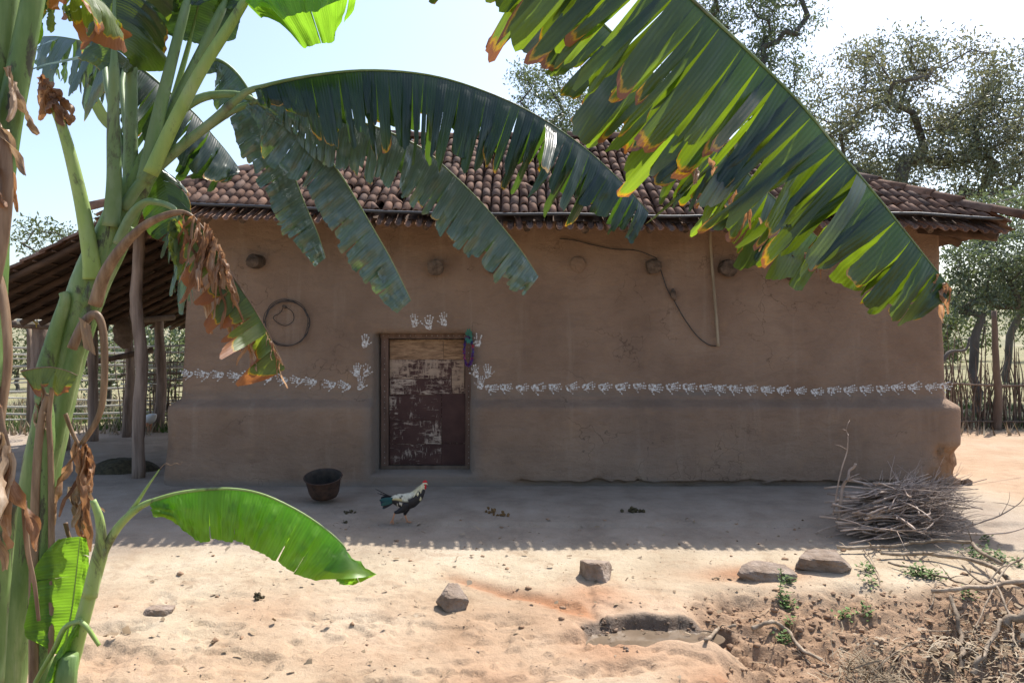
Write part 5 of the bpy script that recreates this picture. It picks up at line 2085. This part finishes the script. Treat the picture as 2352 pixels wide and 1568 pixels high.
roo_part('comb', [((.138, 0, .378), .004), ((.148, 0, .388), .010), ((.160, 0, .393), .013), ((.172, 0, .390), .009), ((.178, 0, .380), .003)], red, 1.2)
roo_part('wattle', [((.160, -.008, .362), .006), ((.163, -.010, .345), .012), ((.158, -.010, .328), .009), ((.154, -.008, .320), .003)], red)
roo_part('wattle', [((.160, .008, .362), .006), ((.163, .010, .345), .012), ((.158, .010, .330), .008)], red)
roo_part('face_patch', [((.148, -.010, .366), .006), ((.156, -.012, .366), .011), ((.166, -.009, .364), .008)], red)
roo_part('beak', [((.168, 0, .370), .008), ((.178, 0, .368), .0055), ((.188, 0, .362), .0015)], mat_plain('beak', (.45, .35, .2), .5))
roo_part('eye', [((.157, -.019, .371), .001), ((.157, -.022, .371), .003), ((.157, -.0245, .371), .001)], mat_plain('eye', (.6, .5, .3), .3))


def feather(nm, root, tip, w, c, sag=.0, curve=.0):
    mb = MB()
    a, b = Vector(root), Vector(tip)
    d = b - a
    s = d.cross(Vector((0, 1, 0))).normalized()
    for k in range(9):
        f = k / 8
        p = a + d * f + Vector((0, curve * math.sin(f * 3.14), sag * f * f))
        ww = w * (.25 + .75 * math.sin(min(1, f * .85 + .15) * math.pi) ** .6)
        for e in (-1, 0, 1):
            mb.v.append(ro + ROT @ (p + s * (ww * e) + Vector((0, -.004 * (1 - abs(e)), 0))))
    for k in range(8):
        for e in range(2):
            q = k * 3 + e
            mb.f.append((q, q + 1, q + 4, q + 3))
    mb.at = {'Col': [c] * len(mb.v)}
    return build(nm, mb, MAT['feather'], roo)


rt2 = random.Random(2)
for k in range(14):
    f = k / 13
    y = rt2.uniform(-.018, .018)
    c = tuple(q * rt2.uniform(.6, 1.6) for q in TEAL) if k % 3 else (.012, .012, .018)
    feather('tail_feather', (-.13, y, .238 - .02 * f), (-.262 + .03 * f + rt2.uniform(-.01, .01), y * 2, .255 - .095 * f), .020, c, -.012, y)
feather('tail_feather', (-.14, 0, .25), (-.305, .0, .325), .005, BLK, .01)
feather('tail_feather', (-.14, .01, .25), (-.285, .02, .285), .006, BLK, .005)
hk = MB()
hc_ = []
for k in range(150):
    t_ = rt2.uniform(0, 1)
    a = rt2.uniform(0, 6.28)
    c0 = Vector((.148, 0, .360)).lerp(Vector((.085, 0, .272)), t_)
    rad = .024 + .032 * t_
    U = Vector((-.8, 0, .6))
    o = U * math.sin(a) * rad + Vector((0, math.cos(a) * rad * .86, 0))
    d = Vector((-.45, 0, -.85)).normalized() * rt2.uniform(.03, .055) + o * .25
    s = d.cross(o).normalized() * .0032
    i0 = len(hk.v)
    p = c0 + o * 1.03
    hk.v += [ro + ROT @ q for q in (p - s * .6, p + d * .55 - s + o * .08, p + d, p + d * .55 + s + o * .08, p + s * .6)]
    hk.f.append(tuple(range(i0, i0 + 5)))
    g = rt2.uniform(.6, 1.15)
    hc_ += [(.66 * g, .60 * g, .38 * g)] * 5
hk.at = {'Col': hc_}
kind(build('hackle', hk, MAT['feather'], roo, smooth=False), 'stuff')

# white hen scratching under the shed
ro2 = P(340, 990, 13.0)
ro2.z = gz(ro2.x, ro2.y)
hen = thing('hen', 'white hen pecking on the ground under the shed', 'hen', ro2)
rings2 = [(-.20, .30, .010, .012), (-.16, .29, .04, .05), (-.09, .25, .075, .08), (-.01, .22, .085, .085), (.07, .20, .07, .07), (.12, .17, .045, .045), (.15, .13, .03, .03), (.165, .095, .022, .022), (.18, .08, .010, .010)]
legs2 = [([(-.01, -.04, .17), (-.01, -.04, .08), (-.0, -.04, .005)], [.03, .012, .008], ORA), ([(-.04, .04, .17), (-.05, .04, .08), (-.045, .04, .005)], [.03, .012, .008], ORA)]
build('body', bird_body(rings2, lambda p, t_, s: (.62, .62, .60) if t_ < .93 else (.4, .1, .08), ro2, Matrix.Rotation(R(150), 3, 'Z'), legs2), MAT['feather'], hen)

# ---------------------------------------------------------------- rocks
def rock(px, py, size, seed, label, rot=0.0, sink=.25, flat=True):
    rr = random.Random(seed)
    g = G(px, py)
    y = g.y + size[1] * .5
    c = Vector((g.x, y, gz(g.x, y) + size[2] * (.5 - sink)))
    planes = []
    for ax_, h in ((Vector((1, 0, 0)), .72), (Vector((-1, 0, 0)), .72), (Vector((0, 1, 0)), .68), (Vector((0, -1, 0)), .68), (Vector((0, 0, 1)), .60), (Vector((0, 0, -1)), .7)):
        planes.append(((ax_ + Vector((rr.gauss(0, .28), rr.gauss(0, .28), rr.gauss(0, .16)))).normalized(), h * rr.uniform(.85, 1.1)))
    for k in range(7):
        d = Vector((rr.gauss(0, 1), rr.gauss(0, 1), rr.gauss(0, .7))).normalized()
        planes.append((d, rr.uniform(.72, .92)))
    mb = MB()
    nu, nv = 44, 30
    M = Matrix.Rotation(rot, 3, 'Z')
    for a in range(nu):
        for b in range(nv + 1):
            th, ph = 2 * math.pi * a / nu, math.pi * b / nv
            d = Vector((math.sin(ph) * math.cos(th), math.sin(ph) * math.sin(th), math.cos(ph)))
            r = 1.15
            for n_, h in planes:
                q = d.dot(n_)
                if q > .01:
                    r = min(r, h / q)
            r *= 1 + .035 * nz(d.x, d.y, d.z + seed, 3) + .022 * nz(d.x, d.y, d.z + seed, 8) + .012 * nz(d.x, d.y, d.z + seed, 20)
            p = Vector((d.x * r * size[0] * .62, d.y * r * size[1] * .62, d.z * r * size[2] * .62))
            mb.v.append(c + M @ p)
    for a in range(nu):
        for b in range(nv):
            q, w = a * (nv + 1) + b, ((a + 1) % nu) * (nv + 1) + b
            mb.f.append((q, q + 1, w + 1, w))
    o = build('rock', mb, MAT['rock'], smooth=False)
    return tag(o, label, 'rock', 'rocks in the yard')


rock(1037, 1408, (.19, .16, .17), 4, 'blocky grey stone alone on the pale sandy ground', .5, .22)
rock(1372, 1338, (.23, .24, .17), 9, 'pale wedge shaped stone set in the wet rill', -.5, .25)
rock(1782, 1338, (.38, .25, .13), 15, 'flat topped pale slab at the rim of the earth bank', -.12, .38)
rock(1912, 1318, (.37, .32, .19), 22, 'big rough grey boulder just below the firewood pile', -.2, .32)
rock(357, 1418, (.19, .13, .12), 31, 'half buried brown stone in the sunlit yard', .2, .55)
rock(2226, 1114, (.10, .10, .09), 36, 'small stone fallen at the broken house corner', .2, .2)

# ---------------------------------------------------------------- firewood pile
PC = G(2082, 1258)
py0 = PC.y + .34
rs = random.Random(12)
sticks = []
for k in range(8):
    mb = MB()
    L = (.78, .66, .92, .55, .82, .74, .62, .88)[k]
    r = (.008, .0065, .010, .006, .008, .0055, .012, .007)[k]
    path = [Vector((L * (f - .45), .05 * nz(f * 2.2, k, 3) * L, .05 * nz(f * 2.2, k, 8) * L)) for f in np.linspace(0, 1, 9)]
    mb.tube(path, [r * (1 - .72 * f) for f in np.linspace(0, 1, 9)], 6)
    for q in range(3):
        f = rs.uniform(.5, .92)
        p = path[int(f * 8)]
        d = Vector((rs.uniform(.4, 1), rs.gauss(0, .5), rs.gauss(0, .5))).normalized() * rs.uniform(.12, .30)
        mb.tube([p, p + d * .5 + Vector((0, 0, .01)), p + d], [r * .4, r * .3, r * .12], 4)
    me = bpy.data.meshes.new('stick')
    me.from_pydata([tuple(v) for v in mb.v], [], mb.f)
    me.polygons.foreach_set('use_smooth', [True] * len(me.polygons))
    me.materials.append(MAT['firewood'])
    sticks.append(me)
for k in range(225):
    f = rs.random()
    dy = max(-1, min(1, rs.gauss(0, .42)))
    hmax = .39 * (1 - dy * dy * .9)
    z = rs.uniform(0, 1) ** .8 * hmax
    y = py0 + dy * .33
    x = PC.x + .12 + rs.gauss(0, .12) - .15 * (dy < -.4)
    o = bpy.data.objects.new('firewood_stick', rs.choice(sticks))
    C.objects.link(o)
    o.location = (x, y, gz(x, y) + .02 + z)
    yaw = rs.gauss(.10, .30)
    if rs.random() < .14:
        yaw += rs.choice((-.8, .9, 1.2))
    o.rotation_euler = (rs.uniform(0, 6.28), rs.gauss(-.03, .13) - .05 * (z > .2), yaw)
    tag(o, 'thin dry brown stick in the heaped firewood pile by the house corner', 'stick', 'sticks of the firewood pile')


straw_tw = MB()
for k in range(170):
    p = PC + Vector((rs.uniform(.05, .50), rs.uniform(.0, .6), rs.uniform(.02, .40)))
    d = Vector((rs.uniform(.5, 1), rs.gauss(0, .35), rs.gauss(.12, .28))).normalized() * rs.uniform(.12, .32)
    b_ = Vector((0, rs.gauss(0, .02), rs.gauss(0, .02)))
    straw_tw.tube([p, p + d * .5 + b_, p + d], [.0028, .0022, .001], 4, False)
kind(tag(build('brushwood_twigs', straw_tw, MAT['firewood']), 'mass of hair thin twigs at the thin end of the firewood pile', 'twigs'), 'stuff')


def loose_stick(pts, r0, r1, label, mat='branch', side=None, cat='branch', name='fallen_branch'):
    mb = MB()
    m = max(10, 4 * len(pts))
    m *= 2
    cp = catmull(pts, m)
    cp = [p + Vector((nz(k * .17, r0 * 99, 1), nz(k * .17, r0 * 99, 5), nz(k * .17, r0 * 99, 9))) * (.9 * max(r0, r1)) for k, p in enumerate(cp)]
    mb.tube(cp, [.82 * (r0 + (r1 - r0) * k / m) * (1 + .22 * nz(k * .6, r0 * 77, 3)) for k in range(m + 1)], 9, True, 1, .30, r0 * 900)
    rk = random.Random(int(r0 * 1e5) + len(pts))
    for q in range(3 if r0 < .03 else 0):
        p = cp[rk.randrange(3, m - 2)]
        d = Vector((rk.gauss(0, 1), rk.gauss(0, 1), abs(rk.gauss(0, .5)))).normalized()
        ln_ = rk.uniform(.04, .16)
        mb.tube([p, p + d * ln_ * .5 + Vector((0, 0, .01)), p + d * ln_], [r0 * .4, r0 * .28, r0 * .1], 5)
    for s_ in side or []:
        mb.tube(catmull(s_, 8), [r1 * .9 - (r1 * .6) * k / 8 for k in range(9)], 6, True, 1, .2, 1)
    return tag(build(name, mb, MAT[mat]), label, cat)


def gp_(px, py, lift=.0):
    q = G(px, py)
    # lifted points keep their ground position
    return Vector((q.x, q.y, gz(q.x, q.y) + lift))


top = PC + Vector((-.42, .25, .30))
loose_stick([top + Vector((-.02, 0, -.2)), top + Vector((.0, 0, .05)), top + Vector((.05, 0, .22)), top + Vector((.13, 0, .33))], .020, .012, 'thick bare stick standing up from the firewood pile', 'firewood', None, 'stick', 'upright_stick')
loose_stick([top + Vector((-.05, .03, -.1)), top + Vector((.0, .03, .2)), top + Vector((.06, .03, .42)), top + Vector((.07, .03, .58)), top + Vector((.03, .03, .62))], .009, .003, 'long thin twig rising highest from the firewood pile', 'firewood', None, 'stick', 'upright_stick')
e0 = PC + Vector((.5, .1, .14))
loose_stick([e0, e0 + Vector((.22, -.02, .07)), e0 + Vector((.38, -.04, .16)), e0 + Vector((.50, -.05, .28))], .009, .003, 'forked thin twig reaching right out of the firewood pile', 'firewood',
            [[e0 + Vector((.30, -.03, .11)), e0 + Vector((.36, -.03, .22)), e0 + Vector((.37, -.03, .30))], [e0 + Vector((.40, -.04, .18)), e0 + Vector((.48, -.04, .19)), e0 + Vector((.58, -.04, .22))]], 'stick', 'brushwood_twig')
loose_stick([e0 + Vector((-.05, -.1, -.02)), e0 + Vector((.25, -.12, -.02)), e0 + Vector((.48, -.14, .05)), e0 + Vector((.60, -.15, .10))], .008, .003, 'low twig trailing right from the foot of the firewood pile', 'firewood',
            [[e0 + Vector((.48, -.14, .05)), e0 + Vector((.54, -.15, .13)), e0 + Vector((.56, -.15, .19))]], 'stick', 'brushwood_twig')

BR = [
    ([(1925, 1272, .03), (1990, 1270, .03), (2080, 1262, .03), (2180, 1258, .04)], .016, .010, 'pale straight branch lying along the foot of the firewood pile'),
    ([(2025, 1284, .02), (2100, 1284, .03), (2170, 1292, .04), (2260, 1318, .05), (2310, 1350, .06), (2352, 1385, .08), (2400, 1400, .1)], .017, .022, 'long grey branch curving from the pile down the bank'),
    ([(2090, 1266, .05), (2160, 1268, .08), (2222, 1280, .10), (2262, 1310, .10), (2300, 1330, .10)], .014, .018, 'bent branch crossing over the long grey branch'),
    ([(2040, 1300, .02), (2110, 1318, .02), (2170, 1340, .03), (2210, 1352, .03), (2262, 1375, .02)], .010, .007, 'thin straight branch below the bent one'),
    ([(1985, 1272, .02), (2005, 1300, .02), (2022, 1345, .01)], .008, .003, 'small drooping twig beside the boulder'),
    ([(2140, 1388, .05), (2200, 1391, .08), (2270, 1388, .10), (2352, 1385, .12), (2420, 1384, .14)], .018, .022, 'stripped pale branch jutting level out of the bank'),
    ([(2185, 1402, .06), (2195, 1440, .04), (2205, 1475, .03), (2212, 1520, .02), (2208, 1548, .01)], .016, .020, 'thick yellowish stick lying down the slope'),
    ([(2300, 1468, .10), (2275, 1500, .06), (2250, 1540, .03), (2235, 1575, .01)], .015, .020, 'pale stick slanting through the straw litter'),
    ([(2265, 1330, .06), (2300, 1400, .08), (2320, 1450, .06), (2330, 1500, .04)], .010, .007, 'thin branch crossing down over the level branch'),
    ([(2310, 1468, .05), (2360, 1460, .10), (2420, 1455, .12)], .032, .036, 'sawn log end at the edge of the litter'),
    ([(1728, 1462, .03), (1765, 1455, .05), (1805, 1466, .03), (1845, 1510, .02), (1890, 1530, .02)], .018, .012, 'crooked brown root lying on the bank by the puddle'),
    ([(1622, 1482, .01), (1650, 1470, .02), (1690, 1452, .02)], .014, .012, 'short reddish stick at the edge of the puddle'),
    ([(1830, 1495, .01), (1860, 1530, .01), (1905, 1560, .01)], .006, .004, 'split thin stick lying downhill beside the crooked root'),
    ([(2000, 1560, .02), (2060, 1520, .05), (2110, 1495, .04), (2150, 1490, .01)], .007, .004, 'long bent straw coloured stalk in the litter'),
    ([(2150, 1345, .02), (2140, 1400, .02), (2100, 1430, .01)], .007, .004, 'dark thin twig below the weeds'),
    ([(2230, 1470, .04), (2170, 1464, .02), (2130, 1462, .01)], .006, .004, 'thin level twig beside the thick yellowish stick'),
    ([(2210, 1335, .10), (2260, 1370, .08), (2300, 1350, .12), (2340, 1330, .12)], .009, .006, 'dark forked twig under the long grey branch'),
    ([(2352, 1330, .14), (2310, 1352, .12), (2270, 1400, .06), (2240, 1460, .03)], .009, .006, 'slender branch leaning across the bank'),
]
for pts, r0, r1, lab in BR:
    loose_stick([gp_(a, b, l + r0) for a, b, l in pts], r0, r1, lab)

# ---------------------------------------------------------------- litter, clods, pebbles (nobody could count them)
def scatter(n, fn, seed):
    rr = np.random.default_rng(seed)
    out = []
    while len(out) < n:
        x, y = rr.uniform(-2.6, 3.9), rr.uniform(3.7, 6.9)
        if rr.random() < fn(x, y):
            out.append((x, y))
    return np.array(out), rr


ico = [(0, 0, 1), (.894, 0, .447), (.276, .851, .447), (-.724, .526, .447), (-.724, -.526, .447), (.276, -.851, .447), (.724, .526, -.447), (-.276, .851, -.447), (-.894, 0, -.447), (-.276, -.851, -.447), (.724, -.526, -.447), (0, 0, -1)]
icf = [(0, 1, 2), (0, 2, 3), (0, 3, 4), (0, 4, 5), (0, 5, 1), (1, 6, 2), (2, 7, 3), (3, 8, 4), (4, 9, 5), (5, 10, 1), (6, 7, 2), (7, 8, 3), (8, 9, 4), (9, 10, 5), (10, 6, 1), (11, 7, 6), (11, 8, 7), (11, 9, 8), (11, 10, 9), (11, 6, 10)]
ico, icf = np.array(ico), np.array(icf)


def lumps(name, label, cat, n, fn, smin, smax, mat, seed, flat=.7):
    pts, rr = scatter(n, fn, seed)
    Vs, Fs = [], []
    for k, (x, y) in enumerate(pts):
        s = smin * (smax / smin) ** (rr.random() ** 3.0)
        v = ico * (1 + rr.normal(0, .34, (12, 1))) * s * np.array([1, rr.uniform(.6, 1.1), flat])
        a = rr.uniform(0, 6.28)
        c_, s_ = math.cos(a), math.sin(a)
        v = np.stack([v[:, 0] * c_ - v[:, 1] * s_, v[:, 0] * s_ + v[:, 1] * c_, v[:, 2]], 1)
        Vs.append(v + np.array([x, y, gz(float(x), float(y)) + s * .05]))
        Fs.append(icf + 12 * k)
    o = link_mesh(name, np_mesh(name, np.concatenate(Vs), np.concatenate(Fs), None, False), MAT[mat])
    tag(o, label, cat)
    return kind(o, 'stuff')


lumps('earth_clods', 'crumbled reddish clods on the bank', 'earth', 3800, lambda x, y: .9 * bank_w(x, y) + .5 * (ditch_w(x, y) if y > 4.85 else .0) + .015, .005, .030, 'clod', 5, .6)
lumps('wet_clods', 'dark damp clods at the foot of the puddle scarp', 'earth', 150, lambda x, y: 1.0 * sstep(.03, .5, ditch_w(x, y)) * (y > 4.82) * (.3 + .7 * (abs(y - scarp_y(x) + .05) < .07)), .004, .026, 'wetclod', 15, .6)
lumps('pebbles', 'small pebbles and crumbs over the yard', 'pebbles', 900, lambda x, y: .25 + .5 * (y < 5.2), .002, .009, 'rock', 6)


def straws(name, label, n, fn, ln, mat, seed, wid=.0022, tilt=.25):
    pts, rr = scatter(n, fn, seed)
    a = rr.uniform(0, 6.28, n)
    L = ln * rr.uniform(.3, 1.4, n)
    z = np.array([gz(float(p[0]), float(p[1])) for p in pts]) + .004 + rr.uniform(0, .02, n)
    d = np.stack([np.cos(a), np.sin(a), rr.normal(0, tilt, n)], 1) * L[:, None]
    s = np.stack([-np.sin(a), np.cos(a), rr.normal(0, .5, n)], 1) * (wid * rr.uniform(.6, 1.8, n))[:, None]
    c = np.stack([pts[:, 0], pts[:, 1], z], 1)
    m = c + d * .5 + np.stack([-np.sin(a), np.cos(a), np.abs(rr.normal(0, .6, n))], 1) * (L * .10)[:, None]
    e = c + d
    Vv = np.stack([c - s, c + s, m + s, m - s, e + s * .6, e - s * .6], 1).reshape(-1, 3)
    b = np.arange(n)[:, None] * 6
    Ff = np.concatenate([b + np.array([0, 1, 2, 3]), b + np.array([3, 2, 4, 5])])
    o = link_mesh(name, np_mesh(name, Vv, Ff, None, False), MAT[mat])
    tag(o, label, 'litter')
    return kind(o, 'stuff')


def litter_w(x, y):
    return sstep(2.0, 2.9, x + .7 * (4.9 - y)) * (1 - sstep(4.7, 5.2, y)) + .5 * sstep(2.2, 3.2, x) * (1 - sstep(4.9, 5.5, y))


straws('straw_litter', 'tangle of dry straw and stalks on the lower slope', 2300, lambda x, y: litter_w(x, y) ** 1.5 + .012 * bank_w(x, y), .11, 'straw', 7)
straws('dead_roots', 'tuft of grey dead roots hanging from the bank', 520, lambda x, y: math.exp(-(((x - 2.12) / .16) ** 2 + ((y - 4.55) / .16) ** 2)), .13, 'straw', 8, .0016, .5)
straws('leaf_litter', 'dead leaves and chaff on the lower slope', 3000, lambda x, y: litter_w(x, y) + .01, .035, 'litter', 9, .008, .3)
straws('yard_chaff', 'bits of chaff scattered over the yard', 900, lambda x, y: .4, .03, 'litter', 10, .0018, .1)


# small green weeds on the bank: each tuft is a plant of its own
def weed(px, py, r, n, label, seed, h=.05, ll=.035):
    rr = random.Random(seed)
    c = G(px, py)
    w = thing('weed', label, 'weed', Vector((c.x, c.y, gz(c.x, c.y))), 'weeds on the bank')
    mb = MB()
    for k in range(n):
        x, y = c.x + rr.gauss(0, r * .5), c.y + rr.gauss(0, r * .5)
        p = Vector((x, y, gz(x, y) + rr.uniform(.0, h)))
        a = rr.uniform(0, 6.28)
        d = Vector((math.cos(a), math.sin(a), rr.uniform(-.1, .9))).normalized() * ll * rr.uniform(.5, 1.2)
        s = d.cross(Vector((0, 0, 1))).normalized() * ll * .30
        i0 = len(mb.v)
        mb.v += [p, p + d * .5 + s, p + d, p + d * .5 - s]
        mb.f.append((i0, i0 + 1, i0 + 2, i0 + 3))
    kind(build('leaves', mb, MAT['weed'], w, smooth=False), 'stuff')
    return w


W = [(1808, 1340, .05, 45, 'dark green weed tucked behind the flat slab'), (1990, 1310, .06, 50, 'tall grassy weed right of the boulder'), (2000, 1340, .06, 40, 'small weed downhill of the boulder'), (2110, 1320, .11, 150, 'wide patch of creeping weed under the thin branch'), (2140, 1330, .07, 70, 'leafy weed beside the creeping patch'),
     (2250, 1275, .12, 130, 'spreading green weeds right of the firewood pile'), (2290, 1290, .09, 80, 'green weed at the bend of the long branch'), (2265, 1245, .05, 40, 'round tuft of weed on the sand beyond the pile'), (1808, 1400, .05, 50, 'pale green weed below the flat slab'), (1800, 1380, .05, 45, 'young weed stem in front of the flat slab'), (1812, 1445, .04, 36, 'weed hanging on the bare bank face'),
     (1802, 1475, .05, 60, 'bright moss green tuft on the bank'), (1940, 1420, .06, 45, 'flat weed above the dead root tuft'), (2225, 1370, .05, 35, 'weed under the stripped pale branch'), (1990, 1420, .05, 30, 'small grey green weed beside the dead roots'), (2340, 1300, .07, 40, 'sparse weed on the sand at the far bend')]
for k, (a, b, r, n, lab) in enumerate(W):
    weed(a, b, r, n, lab, 50 + k)
# tall seedling by the slab
sp = gp_(1793, 1372)
mb = MB()
mb.tube(catmull([sp, sp + Vector((-.005, 0, .06)), sp + Vector((.006, 0, .13)), sp + Vector((.0, 0, .20))], 10), [.003] * 11, 5)
for k in range(16):
    f = .3 + .7 * k / 16
    p = sp + Vector((0, 0, .20 * f))
    a = k * 2.4
    d = Vector((math.cos(a), math.sin(a), .5)).normalized() * .03
    s = d.cross(Vector((0, 0, 1))).normalized() * .009
    i0 = len(mb.v)
    mb.v += [p, p + d * .5 + s, p + d, p + d * .5 - s]
    mb.f.append((i0, i0 + 1, i0 + 2, i0 + 3))
tag(build('seedling', mb, MAT['weed'], smooth=False), 'thin upright green seedling in front of the flat slab', 'seedling')


# small dropped things on the ground
def clump(px, py, size, n, mat, label, seed, name, cat, elong=1.0):
    rr = random.Random(seed)
    c = gp_(px, py)
    mb = MB()
    for k in range(n):
        p = c + Vector((rr.gauss(0, size * .45 * elong), rr.gauss(0, size * .3), abs(rr.gauss(0, size * .3)) + size * .1))
        s = size * rr.uniform(.15, .35)
        i0 = len(mb.v)
        for v in ico:
            mb.v.append(p + Vector(v) * s * rr.uniform(.7, 1.3))
        mb.f += [tuple(int(q) + i0 for q in f) for f in icf]
    return tag(build(name, mb, MAT[mat], smooth=False), label, cat)


clump(592, 1378, .05, 16, 'dung', 'dark shrivelled seed head lying on the sunlit yard', 1, 'seed_head', 'seed head')
clump(1458, 1176, .055, 26, 'dung', 'dark crumbled dung lump on the shaded ground', 2, 'dung_lump', 'dung', 1.3)
clump(1130, 1178, .05, 14, 'husk', 'brown end of the bristly husk by the house', 3, 'husk', 'husk', 1.0)
clump(1152, 1186, .045, 18, 'husk', 'long brown bristly husk on the shaded ground', 4, 'husk', 'husk', 1.6)
clump(806, 1178, .035, 14, 'dung', 'withered black twig tip beside the bowl', 5, 'withered_twig', 'twig', 1.6)
clump(792, 1202, .025, 12, 'dung', 'withered dark stalk trailing towards the young banana leaf', 6, 'withered_twig', 'twig', 1.0)
clump(1652, 1332, .03, 8, 'straw', 'pale crumpled leaf on the reddish earth', 7, 'crumpled_leaf', 'leaf', 1.6)
clump(1432, 1496, .030, 5, 'rock', 'small pale stone lying in the puddle', 8, 'puddle_stone', 'stone', 1.5)
